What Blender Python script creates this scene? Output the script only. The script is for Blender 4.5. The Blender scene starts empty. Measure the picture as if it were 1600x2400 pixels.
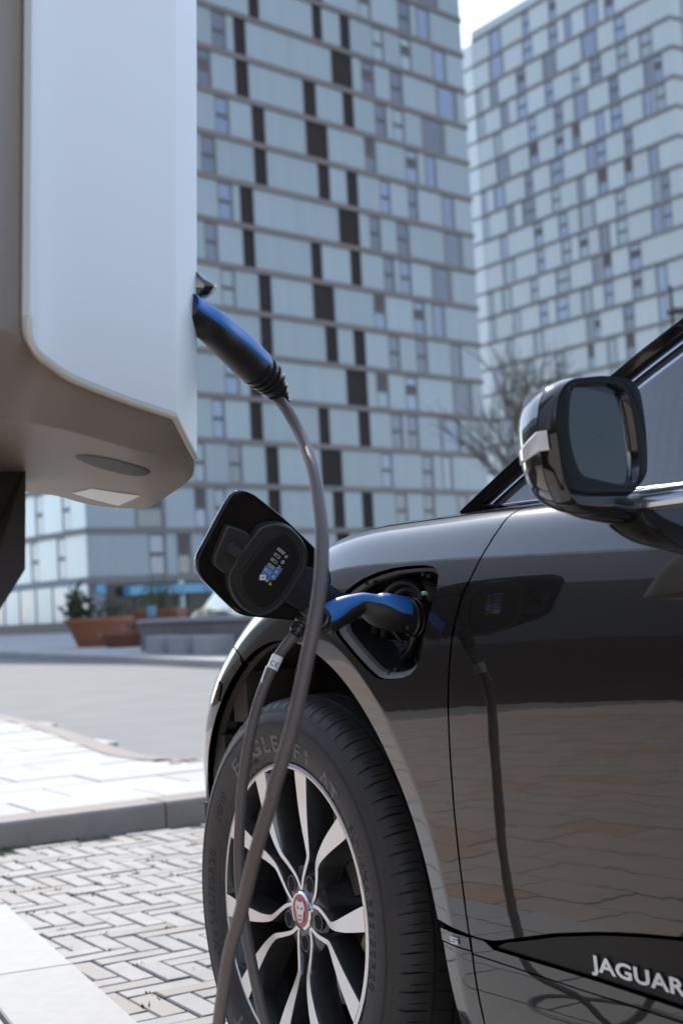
import bpy, bmesh, math, random
import numpy as np
from mathutils import Vector, Matrix, geometry
rnd = random.Random(7)
R = math.radians
scn = bpy.context.scene
COL = scn.collection

# ------------------------------------------------------------------ camera
CAM_H = .906
def cam_axes(p, r):
    fwd = Vector((0, math.cos(p), math.sin(p))); up = Vector((0, -math.sin(p), math.cos(p))); rt = Vector((1, 0, 0))
    return math.cos(r)*rt - math.sin(r)*up, math.cos(r)*up + math.sin(r)*rt, fwd
rt_, up_, fw_ = cam_axes(R(3.741), R(3.046))
cam = bpy.data.objects.new('camera', bpy.data.cameras.new('camera')); COL.objects.link(cam)
cam.matrix_world = Matrix(((rt_.x, up_.x, -fw_.x, 0), (rt_.y, up_.y, -fw_.y, 0), (rt_.z, up_.z, -fw_.z, CAM_H), (0, 0, 0, 1)))
cam.data.sensor_fit = 'HORIZONTAL'; cam.data.sensor_width = 24; cam.data.lens = 50
cam.data.clip_start = .05; cam.data.clip_end = 2000
cam.data.dof.use_dof = True; cam.data.dof.focus_distance = 2.3; cam.data.dof.aperture_fstop = 5.2
scn.camera = cam

# ------------------------------------------------------------------ sky, sun, exposure
SUN_EL, SUN_AZ = R(42), R(-13)
world = bpy.data.worlds.new('World'); scn.world = world; world.use_nodes = True
nt = world.node_tree; bg = nt.nodes['Background']
sky = nt.nodes.new('ShaderNodeTexSky'); sky.sky_type = 'NISHITA'; sky.sun_disc = False
sky.sun_elevation = SUN_EL; sky.sun_rotation = SUN_AZ % (2*math.pi); sky.air_density = 1.0; sky.dust_density = .25; sky.ozone_density = 1.5
hsv = nt.nodes.new('ShaderNodeHueSaturation'); hsv.inputs['Saturation'].default_value = .72; nt.links.new(sky.outputs[0], hsv.inputs['Color']); nt.links.new(hsv.outputs[0], bg.inputs[0]); bg.inputs[1].default_value = .15
sun = bpy.data.objects.new('sun', bpy.data.lights.new('sun', 'SUN')); COL.objects.link(sun)
sd = Vector((math.sin(SUN_AZ)*math.cos(SUN_EL), math.cos(SUN_AZ)*math.cos(SUN_EL), math.sin(SUN_EL)))
sun.rotation_euler = (-sd).to_track_quat('-Z', 'Y').to_euler()
sun.data.energy = 2.4; sun.data.angle = R(.53); sun.data.color = (1, .955, .89)
scn.view_settings.view_transform = 'Standard'; scn.view_settings.look = 'None'
scn.view_settings.gamma = 1; scn.view_settings.use_curve_mapping = False
scn.view_settings.exposure = 1.08
try:
    scn.cycles.use_denoising = True; scn.cycles.max_bounces = 8; scn.cycles.caustics_reflective = False; scn.cycles.caustics_refractive = False
except Exception: pass

# ------------------------------------------------------------------ materials
def mat(name, col, rough=.5, metal=0., ior=1.5, coat=0., var=0., vscale=20., bump=0., bscale=200., stretch=None, spec=.5, rvar=0., detail=4., cbump=False):
    m = bpy.data.materials.new(name); m.use_nodes = True; n = m.node_tree; b = n.nodes['Principled BSDF']
    b.inputs['Base Color'].default_value = (*col, 1); b.inputs['Roughness'].default_value = rough; b.inputs['Metallic'].default_value = metal
    b.inputs['IOR'].default_value = ior; b.inputs['Specular IOR Level'].default_value = spec
    b.inputs['Coat Weight'].default_value = coat; b.inputs['Coat Roughness'].default_value = .02; b.inputs['Coat IOR'].default_value = 1.7
    if var or bump or rvar:
        tc = n.nodes.new('ShaderNodeTexCoord'); mp = n.nodes.new('ShaderNodeMapping'); n.links.new(tc.outputs['Object'], mp.inputs[0])
        if stretch: mp.inputs['Scale'].default_value = stretch
    if var or rvar:
        ns = n.nodes.new('ShaderNodeTexNoise'); ns.inputs['Scale'].default_value = vscale; ns.inputs['Detail'].default_value = detail; ns.inputs['Roughness'].default_value = .6
        n.links.new(mp.outputs[0], ns.inputs['Vector'])
    if var:
        oi = n.nodes.new('ShaderNodeObjectInfo'); ad = n.nodes.new('ShaderNodeMath'); ad.operation = 'MULTIPLY_ADD'
        n.links.new(oi.outputs['Random'], ad.inputs[0]); ad.inputs[1].default_value = .5
        n.links.new(ns.outputs['Fac'], ad.inputs[2])
        rp = n.nodes.new('ShaderNodeMapRange'); rp.inputs[1].default_value = .3; rp.inputs[2].default_value = 1.2
        n.links.new(ad.outputs[0], rp.inputs[0]); rp.inputs[3].default_value = 1-var; rp.inputs[4].default_value = 1+var
        hs = n.nodes.new('ShaderNodeHueSaturation'); hs.inputs['Color'].default_value = (*col, 1); n.links.new(rp.outputs[0], hs.inputs['Value'])
        n.links.new(hs.outputs[0], b.inputs['Base Color'])
    if rvar:
        r2 = n.nodes.new('ShaderNodeMapRange'); n.links.new(ns.outputs['Fac'], r2.inputs[0]); r2.inputs[3].default_value = max(0, rough-rvar); r2.inputs[4].default_value = rough+rvar
        n.links.new(r2.outputs[0], b.inputs['Roughness'])
    if bump:
        nb = n.nodes.new('ShaderNodeTexNoise'); nb.inputs['Scale'].default_value = bscale; nb.inputs['Detail'].default_value = 3
        n.links.new(mp.outputs[0], nb.inputs['Vector'])
        bp = n.nodes.new('ShaderNodeBump'); bp.inputs['Strength'].default_value = bump; bp.inputs['Distance'].default_value = .02 if cbump else .002
        n.links.new(nb.outputs['Fac'], bp.inputs['Height']); n.links.new(bp.outputs[0], b.inputs['Normal'])
        if cbump: n.links.new(bp.outputs[0], b.inputs['Coat Normal'])
    return m
def glass_mat(name, tint, f0=.05, rough=.01):
    m = bpy.data.materials.new(name); m.use_nodes = True; n = m.node_tree; n.nodes.clear()
    o = n.nodes.new('ShaderNodeOutputMaterial'); tr = n.nodes.new('ShaderNodeBsdfTransparent'); tr.inputs[0].default_value = (*tint, 1)
    gl = n.nodes.new('ShaderNodeBsdfGlossy'); gl.inputs['Roughness'].default_value = rough
    lw = n.nodes.new('ShaderNodeLayerWeight'); pw = n.nodes.new('ShaderNodeMath'); pw.operation = 'POWER'; n.links.new(lw.outputs['Facing'], pw.inputs[0]); pw.inputs[1].default_value = 4.5; fr = n.nodes.new('ShaderNodeMath'); fr.operation = 'MULTIPLY_ADD'; n.links.new(pw.outputs[0], fr.inputs[0]); fr.inputs[1].default_value = .95; fr.inputs[2].default_value = f0; mx = n.nodes.new('ShaderNodeMixShader')
    n.links.new(fr.outputs[0], mx.inputs[0]); n.links.new(tr.outputs[0], mx.inputs[1]); n.links.new(gl.outputs[0], mx.inputs[2]); n.links.new(mx.outputs[0], o.inputs[0])
    return m
M = {}
def mk(k, *a, **kw): M[k] = mat(k, *a, **kw)
mk('black_paint', (.013, .011, .010), .2, ior=1.5, coat=1., spec=.12, bump=.012, bscale=9., cbump=True)
mk('gloss_black', (.008, .008, .009), .08, ior=1.5, coat=.6)
mk('flap_gloss', (.006, .005, .005), .06, ior=1.5)
mk('satin_black', (.014, .013, .013), .38, bump=.15, bscale=900)
mk('plastic', (.035, .033, .033), .42, bump=.12, bscale=1200, var=.15, vscale=40)
mk('plastic_grey', (.045, .043, .045), .4, bump=.1, bscale=1000)
mk('rubber', (.040, .035, .032), .58, var=.35, vscale=30, bump=.25, bscale=300, rvar=.1)
mk('tyre_text', (.12, .115, .11), .5)
mk('cable', (.12, .098, .092), .46, var=.12, vscale=30, bump=.1, bscale=400)
mk('cable_black', (.018, .017, .017), .24, bump=.15, bscale=700)
mk('plug_black', (.016, .014, .013), .42, bump=.3, bscale=900, var=.2, vscale=30)
mk('grip_blue', (.03, .17, .52), .42, bump=.15, bscale=900, var=.08, vscale=25)
mk('machined', (.80, .80, .81), .34, metal=1., bump=.03, bscale=200, stretch=(1, 1, 1))
mk('chrome', (.85, .86, .88), .08, metal=1.)
mk('satin_chrome', (.62, .63, .65), .2, metal=1., var=.1, vscale=60)
mk('brake_metal', (.52, .46, .40), .38, metal=1., var=.2, vscale=30)
mk('caliper', (.05, .045, .04), .4)
mk('wheel_black', (.028, .026, .025), .22, coat=.5)
mk('liner', (.055, .046, .040), .75, var=.4, vscale=12, bump=.3, bscale=80)
mk('dark', (.006, .006, .006), .9)
mk('cap_red', (.42, .012, .016), .3, coat=.5)
mk('silver_paint', (.72, .73, .75), .35, metal=.6)
mk('white_print', (.84, .84, .84), .45)
mk('label_blue', (.10, .20, .48), .35)
mk('label_green', (.05, .42, .26), .4)
mk('label_yellow', (.65, .60, .05), .4)
mk('label_white', (.78, .78, .78), .45)
mk('led_green', (.12, .34, .20), .35)
mk('lamp_clear', (.80, .82, .84), .15, coat=1., var=.12, vscale=80)
mk('trim_black', (.018, .015, .014), .3, spec=.18)
mk('port_grey', (.105, .096, .09), .42, bump=.1, bscale=900)
mk('slab_brown', (.44, .36, .30), .75, var=.14, vscale=5, bump=.4, bscale=60)
mk('slab_rust', (.44, .29, .21), .75, var=.14, vscale=5, bump=.4, bscale=60)
mk('lamp_red', (.035, .008, .007), .12)
mk('mirror_glass', (.62, .64, .66), .005, metal=1.)
M['car_glass'] = glass_mat('car_glass', (.16, .17, .175), .15)
mk('interior', (.02, .02, .022), .7)
mk('interior_grey', (.16, .17, .17), .5)
mk('charger_white', (.80, .81, .84), .38, var=.02, vscale=3, bump=.03, bscale=150)
mk('charger_grey', (.27, .225, .19), .5, bump=.12, bscale=350, var=.06, vscale=8)
mk('charger_dark', (.045, .033, .028), .55, bump=.15, bscale=300)
mk('charger_edge_lit', (.58, .55, .48), .5)  # cream tone of a sunlit rim, painted in
mk('brick_grey', (.190, .180, .174), .62, var=.12, vscale=9, bump=.5, bscale=130, rvar=.12)
mk('brick_blue', (.178, .173, .176), .6, var=.12, vscale=9, bump=.5, bscale=130, rvar=.12)
mk('brick_tan', (.21, .185, .168), .65, var=.12, vscale=9, bump=.5, bscale=130)
mk('joint_sand', (.20, .18, .155), .9, var=.3, vscale=30, bump=.6, bscale=60)
mk('concrete_light', (.42, .405, .385), .75, var=.10, vscale=22, bump=.5, bscale=160)
mk('slab_light', (.40, .39, .378), .75, var=.12, vscale=10, bump=.4, bscale=90)
mk('kerb_stone', (.26, .22, .195), .8, var=.2, vscale=7, bump=.5, bscale=60)
mk('asphalt', (.22, .218, .215), .85, var=.22, vscale=1.2, bump=.8, bscale=120, detail=9.)
mk('terrain', (.20, .195, .19), .9, var=.2, vscale=.5)
mk('moss', (.10, .13, .03), .9, var=.3, vscale=40)
mk('terracotta', (.36, .13, .06), .7, var=.2, vscale=6, bump=.3, bscale=40)
mk('terracotta_dark', (.22, .085, .05), .7, var=.2, vscale=6)
mk('wall_grey', (.20, .18, .17), .85, var=.2, vscale=3, bump=.3, bscale=30)
mk('coping', (.36, .35, .36), .8, var=.1, vscale=5)
mk('leaf', (.07, .085, .035), .8, var=.4, vscale=30)
mk('leaf_dark', (.035, .05, .02), .8, var=.4, vscale=30)
mk('flower', (.45, .22, .22), .8, var=.3, vscale=60)
mk('bark', (.11, .085, .065), .85, var=.3, vscale=3)
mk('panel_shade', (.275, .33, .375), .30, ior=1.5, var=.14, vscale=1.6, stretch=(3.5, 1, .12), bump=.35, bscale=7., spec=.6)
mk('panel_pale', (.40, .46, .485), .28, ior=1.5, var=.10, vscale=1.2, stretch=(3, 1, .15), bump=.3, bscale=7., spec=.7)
mk('panel_skylit', (.70, .80, .84), .2, ior=1.5, var=.08, vscale=1.2, stretch=(3, 1, .15), spec=.6)  # flank cladding, paler than the front: bright sky reflection put into the colour
mk('strip_white', (.62, .68, .72), .4)
mk('band', (.205, .185, .185), .6, var=.15, vscale=.8)
mk('band_grey', (.235, .23, .24), .6, var=.15, vscale=.8)
mk('frame_grey', (.16, .16, .18), .5)
mk('frame_rail', (.085, .085, .10), .5)
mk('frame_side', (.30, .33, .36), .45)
mk('vent_dark', (.016, .011, .012), .8, var=.25, vscale=2)
mk('shutter_brown', (.095, .08, .085), .7, var=.2, vscale=3)
mk('pane_dark', (.10, .115, .165), .06, ior=1.6, var=.35, vscale=.9, spec=.8)
mk('pane_blue', (.17, .23, .36), .08, ior=1.6, var=.3, vscale=.9, spec=.8)
mk('pane_light', (.30, .37, .42), .12, ior=1.5, var=.15, vscale=1.)
mk('pane_glint', (.55, .63, .70), .1, ior=1.6, var=.2, vscale=1.)  # flank panes: glowing reflections painted into the base colour
mk('awning_blue', (.16, .36, .52), .6, var=.3, vscale=1.)
mk('shop_dark', (.03, .028, .028), .25, var=.4, vscale=1.)
mk('core', (.30, .33, .36), .8)
mk('car_dark', (.02, .022, .035), .15, coat=1.)
mk('office_brown', (.035, .022, .018), .7, var=.35, vscale=.3)
mk('office_grey', (.028, .03, .034), .6, var=.25, vscale=.25)
mk('office_pale', (.36, .37, .42), .7, var=.08, vscale=.2)
mk('trim_metal', (.36, .38, .44), .16, metal=1.)
mk('lamp_metal', (.05, .045, .05), .5)

# ------------------------------------------------------------------ mesh helpers
def me_new(name, verts, faces, mats, mi=None, smooth=True, sharp=None, normals=None):
    me = bpy.data.meshes.new(name); me.from_pydata([tuple(v) for v in verts], [], [tuple(f) for f in faces])
    if not isinstance(mats, (list, tuple)): mats = [mats]
    for m in mats: me.materials.append(M[m] if isinstance(m, str) else m)
    if mi is not None: me.polygons.foreach_set('material_index', mi)
    me.polygons.foreach_set('use_smooth', [bool(smooth)]*len(me.polygons))
    me.update()
    if sharp is not None and smooth: me.set_sharp_from_angle(angle=R(sharp))
    if normals is not None: me.normals_split_custom_set_from_vertices([tuple(n) for n in normals])
    return me
def put(name, me, parent=None, loc=None, rot=None, scale=None):
    o = bpy.data.objects.new(name, me); COL.objects.link(o)
    if parent: o.parent = parent
    if loc is not None: o.location = loc
    if rot is not None: o.rotation_euler = rot
    if scale is not None: o.scale = scale
    return o
def obj(name, verts, faces, mats, parent=None, **kw):
    return put(name, me_new(name, verts, faces, mats, **kw), parent)
def tag(o, label=None, cat=None, group=None, kind=None):
    if label: o['label'] = label
    if cat: o['category'] = cat
    if group: o['group'] = group
    if kind: o['kind'] = kind
    return o
def thing(name, label, cat, loc=(0, 0, 0), rotz=0, group=None):
    return tag(put(name, None, None, loc, (0, 0, rotz)), label, cat, group)
class MB:
    def __init__(s): s.v = []; s.f = []; s.m = []
    def add(s, v, f, mi=0):
        o = len(s.v); s.v += [tuple(map(float, p)) for p in v]; s.f += [tuple(o+i for i in q) for q in f]; s.m += [mi]*len(f)
    def box(s, lo, hi, mi=0, mat4=None):
        x0, y0, z0 = lo; x1, y1, z1 = hi
        v = [(x0,y0,z0),(x1,y0,z0),(x1,y1,z0),(x0,y1,z0),(x0,y0,z1),(x1,y0,z1),(x1,y1,z1),(x0,y1,z1)]
        if mat4 is not None: v = [mat4 @ Vector(p) for p in v]
        s.add(v, [(0,3,2,1),(4,5,6,7),(0,1,5,4),(1,2,6,5),(2,3,7,6),(3,0,4,7)], mi)
    def bbox(s, lo, hi, b=.004, mi=0):   # box with bevelled top rim
        x0, y0, z0 = lo; x1, y1, z1 = hi
        v = [(x0,y0,z0),(x1,y0,z0),(x1,y1,z0),(x0,y1,z0),(x0,y0,z1-b),(x1,y0,z1-b),(x1,y1,z1-b),(x0,y1,z1-b),(x0+b,y0+b,z1),(x1-b,y0+b,z1),(x1-b,y1-b,z1),(x0+b,y1-b,z1)]
        s.add(v, [(0,1,5,4),(1,2,6,5),(2,3,7,6),(3,0,4,7),(4,5,9,8),(5,6,10,9),(6,7,11,10),(7,4,8,11),(8,9,10,11)], mi)
    def loft(s, rings, closed=True, cap0=False, cap1=False, mi=0):
        n = len(rings[0]); v = [p for r in rings for p in r]; f = []
        for j in range(len(rings)-1):
            for i in range(n if closed else n-1):
                k = (i+1) % n; f.append((j*n+i, j*n+k, (j+1)*n+k, (j+1)*n+i))
        if cap0: f.append(tuple(range(n))[::-1])
        if cap1: f.append(tuple((len(rings)-1)*n+i for i in range(n)))
        s.add(v, f, mi)
    def tube(s, pts, r, n=12, cap=True, mi=0):
        pts = [Vector(p) for p in pts]; rings = []; up = Vector((.3, .2, 1)).normalized()
        for i, p in enumerate(pts):
            t = (pts[min(i+1, len(pts)-1)]-pts[max(i-1, 0)]).normalized()
            a = t.cross(up)
            if a.length < 1e-4: a = t.cross(Vector((1, 0, 0)))
            a.normalize(); b = t.cross(a).normalized(); up = -b if (-b).dot(up) > 0 else b
            rr = r[i] if hasattr(r, '__len__') else r
            rings.append([p+(a*math.cos(2*math.pi*k/n)+b*math.sin(2*math.pi*k/n))*rr for k in range(n)])
        s.loft(rings, True, cap, cap, mi)
    def lathe(s, prof, n=48, axis='z', mi=0, closed=False):   # prof: (h, r)
        rings = []
        for h, r in prof:
            ring = []
            for k in range(n):
                a = 2*math.pi*k/n; c, q = r*math.cos(a), r*math.sin(a)
                ring.append((c, q, h) if axis == 'z' else (c, h, q))
            rings.append(ring)
        s.loft(rings, True, False, False, mi)
    def prism(s, poly, h0, h1, fr=None, mi=0):   # poly in (a,b); extruded along c from h0 to h1; fr maps (a,b,c)->xyz
        fr = fr or (lambda a, b, c: (a, b, c)); n = len(poly)
        v = [fr(a, b, h0) for a, b in poly]+[fr(a, b, h1) for a, b in poly]
        s.add(v, [tuple(range(n))[::-1], tuple(range(n, 2*n))]+[(i, (i+1) % n, n+(i+1) % n, n+i) for i in range(n)], mi)
    def build(s, name, mats, parent=None, **kw):
        return obj(name, s.v, s.f, mats, parent, mi=s.m if isinstance(mats, (list, tuple)) else None, **kw)
    def mesh(s, name, mats, **kw):
        return me_new(name, s.v, s.f, mats, mi=s.m if isinstance(mats, (list, tuple)) else None, **kw)
def catmull(pts, k=6, closed=False):
    P = [np.array(p, float) for p in pts]; n = len(P); out = []
    for i in range(n if closed else n-1):
        g = (lambda j: P[j % n]) if closed else (lambda j: P[max(0, min(n-1, j))])
        a, b, c, d = g(i-1), g(i), g(i+1), g(i+2)
        for q in range(k):
            t = q/k; out.append(.5*((2*b)+(-a+c)*t+(2*a-5*b+4*c-d)*t*t+(-a+3*b-3*c+d)*t**3))
    if not closed: out.append(P[-1])
    return out
def resample(pts, n, closed=True):
    P = np.array(pts, float)
    if closed: P = np.vstack([P, P[:1]])
    d = np.r_[0, np.cumsum(np.linalg.norm(np.diff(P, axis=0), axis=1))]
    q = np.linspace(0, d[-1], n+1 if closed else n)
    if closed: q = q[:-1]
    return np.stack([np.interp(q, d, P[:, k]) for k in range(P.shape[1])], 1)
def flat(fr, poly, h0, h1, mb, mi=0, holes=None): mb.prism(poly, h0, h1, fr, mi)
def text_mesh(body, size=1., ext=.0, res=2, space=1., bold=0.):
    c = bpy.data.curves.new('lettering', 'FONT'); c.body = body; c.size = size; c.extrude = ext; c.resolution_u = res; c.space_character = space; c.offset = bold
    o = bpy.data.objects.new('lettering', c); COL.objects.link(o); dg = bpy.context.evaluated_depsgraph_get(); dg.update()
    me = bpy.data.meshes.new_from_object(o.evaluated_get(dg)); v = [tuple(x.co) for x in me.vertices]; f = [tuple(p.vertices) for p in me.polygons]
    bpy.data.objects.remove(o); bpy.data.curves.remove(c); bpy.data.meshes.remove(me)
    return v, f
# ------------------------------------------------------------------ measured shapes (metres)
LF = {-2: [('w', 11.25, 13.69)], -1: [('d', -0.17, 0.77), ('w', 4.49, 5.89), ('w', 8.83, 10.32), ('g', 10.9, 12.54)], 0: [('d', -6.36, -5.43), ('d', -0.29, 0.6), ('d', 2.49, 3.46), ('w', 5.85, 7.09), ('w', 8.88, 10.17), ('g', 12.58, 14.25)], 1: [('w', -9.81, -8.48), ('d', -7.81, -6.78), ('d', 1.37, 3.51), ('w', 4.44, 5.89), ('w', 7.51, 8.97), ('g', 12.73, 15.33)], 2: [('w', -11.21, -9.95), ('d', -7.84, -6.7), ('d', -1.58, -0.37), ('d', 2.36, 3.42), ('w', 5.66, 7.0), ('w', 7.55, 8.92), ('g', 10.8, 13.64)], 3: [('w', -9.84, -8.55), ('d', -6.54, -5.42), ('d', -1.54, 0.6), ('w', 4.35, 5.61), ('w', 8.78, 10.22), ('g', 10.95, 12.33)], 4: [('w', -11.2, -9.87), ('d', -6.54, -5.42), ('d', -0.54, 0.56), ('d', 2.32, 3.41), ('w', 5.79, 6.9), ('w', 8.82, 9.97), ('g', 12.67, 14.24)], 5: [('w', -9.97, -8.61), ('d', -7.98, -6.81), ('d', 1.28, 3.37), ('w', 4.43, 5.65), ('w', 7.31, 8.77), ('g', 12.67, 14.95)], 6: [('w', -11.23, -10.08), ('d', -7.9, -6.88), ('d', -1.62, -0.63), ('d', 2.27, 3.32), ('w', 5.69, 6.89), ('w', 7.45, 8.72), ('g', 10.98, 13.41)], 7: [('w', -10.04, -8.76), ('d', -6.69, -5.58), ('d', -1.66, 0.42), ('w', 4.42, 5.73), ('w', 8.66, 10.05), ('g', 10.83, 12.35)], 8: [('w', -11.4, -10.29), ('d', -6.73, -5.69), ('d', -0.63, 0.5), ('d', 2.17, 3.31), ('w', 5.77, 7.01), ('w', 8.75, 10.04), ('g', 12.7, 14.06)], 9: [('w', -10.08, -8.76), ('d', -7.9, -6.85), ('d', 1.18, 3.3), ('w', 4.23, 5.58), ('w', 7.33, 8.74), ('g', 12.69, 15.07)], 10: [('w', -11.3, -10.19), ('d', -8.02, -6.96), ('d', -1.72, -0.73), ('d', 2.2, 3.34), ('w', 5.58, 6.86), ('w', 7.32, 8.59), ('g', 10.95, 13.43)], 11: [('w', -12.94, -12.04), ('w', -10.08, -8.91), ('d', -6.83, -5.7), ('d', -1.76, 0.31), ('w', 4.31, 5.48), ('w', 8.72, 10.01), ('g', 10.94, 12.17)], 12: [('w', -17.76, -15.42), ('w', -13.08, -12.07), ('w', -11.44, -10.4), ('d', -6.78, -5.71), ('d', -0.74, 0.31), ('d', 2.14, 3.19), ('w', 5.56, 6.89), ('w', 8.62, 9.91), ('g', 12.41, 13.91)], 13: [('w', -16.83, -15.48), ('w', -14.65, -13.46), ('w', -12.42, -11.37), ('d', -9.57, -8.47), ('d', -6.6, -5.52), ('d', -0.62, 0.64), ('w', 4.11, 5.46), ('w', 8.7, 10.14)]}
RF = {0: [('b', -35.86, -38.07), ('w', -41.69, -42.84), ('d', -46.0, -47.23)], 1: [('b', -35.58, -38.24), ('w', -41.41, -43.13), ('w', -45.72, -47.23), ('b', -48.24, -49.44), ('b', -51.41, -53.46), ('d', -54.34, -55.76)], 2: [('b', -32.96, -34.06), ('b', -35.45, -37.06), ('d', -40.11, -41.71), ('b', -44.47, -46.82), ('b', -50.55, -53.05), ('w', -55.49, -57.08)], 3: [('b', -32.84, -34.25), ('b', -37.08, -38.58), ('w', -39.98, -41.72), ('w', -44.62, -46.0), ('w', -48.96, -50.14), ('w', -51.63, -53.41), ('w', -55.59, -57.23), ('w', -58.77, -60.59)], 4: [('b', -35.66, -37.1), ('w', -41.58, -42.94), ('w', -45.86, -47.28), ('b', -48.95, -51.1), ('w', -54.2, -55.68), ('b', -59.09, -60.31), ('d', -60.43, -61.69)], 5: [('b', -35.77, -38.17), ('d', -41.45, -43.08), ('d', -45.72, -47.14), ('d', -48.41, -49.72), ('b', -51.98, -53.3), ('w', -54.18, -55.89), ('b', -58.7, -60.16), ('w', -60.39, -61.87)], 6: [('b', -32.78, -33.87), ('b', -35.1, -37.15), ('w', -40.45, -41.89), ('w', -44.62, -46.86), ('b', -50.29, -51.58), ('w', -51.7, -53.28), ('w', -55.86, -57.13)], 7: [('b', -32.82, -34.06), ('b', -37.17, -38.5), ('w', -39.74, -42.04), ('w', -44.62, -46.05), ('b', -48.65, -49.82), ('d', -51.68, -53.26), ('d', -55.59, -56.85), ('b', -58.98, -60.42)], 8: [('b', -35.69, -37.04), ('d', -41.47, -42.95), ('w', -45.43, -46.98), ('b', -48.64, -51.16), ('w', -54.1, -55.56), ('b', -59.23, -60.2), ('w', -60.37, -61.62)], 9: [('b', -35.86, -38.09), ('w', -41.62, -42.96), ('w', -45.63, -47.24), ('d', -48.36, -49.86), ('b', -51.39, -53.08), ('w', -53.95, -55.59), ('b', -58.84, -60.22), ('w', -60.33, -61.63)], 10: [('l', -32.29, -33.99), ('l', -35.43, -37.22), ('w', -40.35, -41.7), ('w', -44.47, -46.83), ('b', -50.1, -51.43), ('d', -51.62, -53.06), ('d', -55.44, -57.22)], 11: [('l', -32.01, -34.09), ('l', -37.09, -38.49), ('w', -41.56, -42.96), ('w', -44.2, -46.29), ('l', -48.2, -49.95), ('w', -51.6, -53.03), ('d', -55.64, -57.07), ('b', -58.87, -60.47)], 12: [('b', -35.78, -37.11), ('b', -40.3, -42.06), ('b', -48.65, -49.74), ('d', -49.87, -50.82), ('w', -54.1, -55.73), ('b', -58.94, -60.2)], 13: [('b', -33.38, -34.9), ('w', -38.58, -40.37), ('w', -43.51, -45.2), ('d', -48.63, -49.66), ('b', -51.49, -52.98), ('d', -54.2, -55.58), ('b', -58.9, -60.04)], 14: [('w', -34.62, -36.48), ('b', -40.45, -42.55), ('w', -45.93, -47.58), ('w', -51.71, -53.25), ('b', -57.71, -59.14)], 15: [('b', -33.59, -35.46), ('w', -41.58, -43.3), ('b', -48.92, -50.5), ('w', -54.49, -55.98)]}
LOWC = [[0.385, -0.885, 0.881, 0.0284], [0.383, -0.898, 0.884, 0.0276], [0.381, -0.915, 0.888, 0.0279], [0.378, -0.934, 0.892, 0.0279], [0.376, -0.952, 0.897, 0.0243], [0.374, -0.97, 0.906, 0.0164], [0.372, -0.989, 0.902, 0.0188], [0.369, -1.007, 0.896, 0.0214], [0.367, -1.026, 0.888, 0.0224], [0.365, -1.037, 0.883, 0.0215]]
LOWCAB = [[-0.055, 2.155, 0.895], [-0.068, 2.153, 0.881], [-0.08, 2.15, 0.865], [-0.097, 2.147, 0.846], [-0.111, 2.138, 0.826], [-0.129, 2.13, 0.791], [-0.145, 2.127, 0.748], [-0.158, 2.128, 0.698], [-0.169, 2.132, 0.641], [-0.175, 2.135, 0.591], [-0.179, 2.138, 0.541], [-0.179, 2.139, 0.491], [-0.175, 2.137, 0.441], [-0.167, 2.133, 0.386], [-0.156, 2.127, 0.325], [-0.136, 2.118, 0.242]]
TOPCAB = [[-0.083, 1.905, 1.205], [-0.075, 1.886, 1.184], [-0.063, 1.857, 1.163], [-0.051, 1.829, 1.136], [-0.041, 1.791, 1.107], [-0.032, 1.743, 1.072], [-0.027, 1.695, 1.034], [-0.024, 1.648, 0.995], [-0.025, 1.61, 0.959], [-0.028, 1.582, 0.928], [-0.035, 1.564, 0.892], [-0.053, 1.559, 0.823], [-0.066, 1.562, 0.776], [-0.09, 1.576, 0.709], [-0.094, 1.582, 0.695], [-0.117, 1.611, 0.632], [-0.138, 1.656, 0.565], [-0.158, 1.7, 0.508], [-0.174, 1.754, 0.445], [-0.186, 1.807, 0.395], [-0.197, 1.862, 0.326]]
UPC = [[-0.175, 1.7, 1.275, 0.0197], [-0.164, 1.72, 1.268, 0.02], [-0.148, 1.741, 1.258, 0.0216], [-0.134, 1.781, 1.249, 0.0234], [-0.12, 1.812, 1.238, 0.0244], [-0.11, 1.833, 1.229, 0.0244], [-0.101, 1.853, 1.222, 0.0238]]
UPB = [[-0.102, 1.851, 1.222, 0.024], [-0.095, 1.861, 1.217, 0.0238], [-0.089, 1.869, 1.212, 0.0231], [-0.083, 1.877, 1.205, 0.0203], [-0.077, 1.885, 1.196, 0.0167], [-0.072, 1.891, 1.189, 0.0117], [-0.067, 1.896, 1.181, 0.0076]]
FLAP_FRAME = [[-0.118, 2.129, 0.987], [-0.604, -0.66, 0.447], [0.629, -0.051, 0.776], [0.489, -0.75, -0.446]]
FLAP = [[0.1046, 0.0521], [0.0934, 0.0608], [0.0771, 0.0639], [0.0446, 0.0626], [0.0058, 0.0605], [-0.0364, 0.0556], [-0.0749, 0.05], [-0.1121, 0.0411], [-0.1347, 0.0281], [-0.1476, 0.0128], [-0.1564, -0.0069], [-0.16, -0.0282], [-0.1517, -0.0482], [-0.1091, -0.0676], [-0.0721, -0.0831], [-0.0462, -0.0931], [-0.0272, -0.0967], [-0.0001, -0.0933], [0.034, -0.0868], [0.0619, -0.0816], [0.0764, -0.0754], [0.0864, -0.067], [0.0939, -0.0534], [0.0973, -0.0318], [0.1026, -0.0014], [0.1063, 0.0218], [0.1083, 0.0402]]
FLAPIN = [[0.0396, 0.0157], [0.0381, 0.0305], [0.0286, 0.0417], [0.014, 0.0503], [-0.0047, 0.0543], [-0.0267, 0.0522], [-0.048, 0.0456], [-0.0651, 0.0324], [-0.0755, 0.0153], [-0.0789, -0.0055], [-0.0806, -0.0273], [-0.0798, -0.0463], [-0.0747, -0.0633], [-0.0635, -0.0762], [-0.0474, -0.0833], [-0.0243, -0.0849], [0.0, -0.0793], [0.0195, -0.0693], [0.033, -0.0564], [0.0379, -0.0411], [0.0402, -0.0165]]
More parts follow.
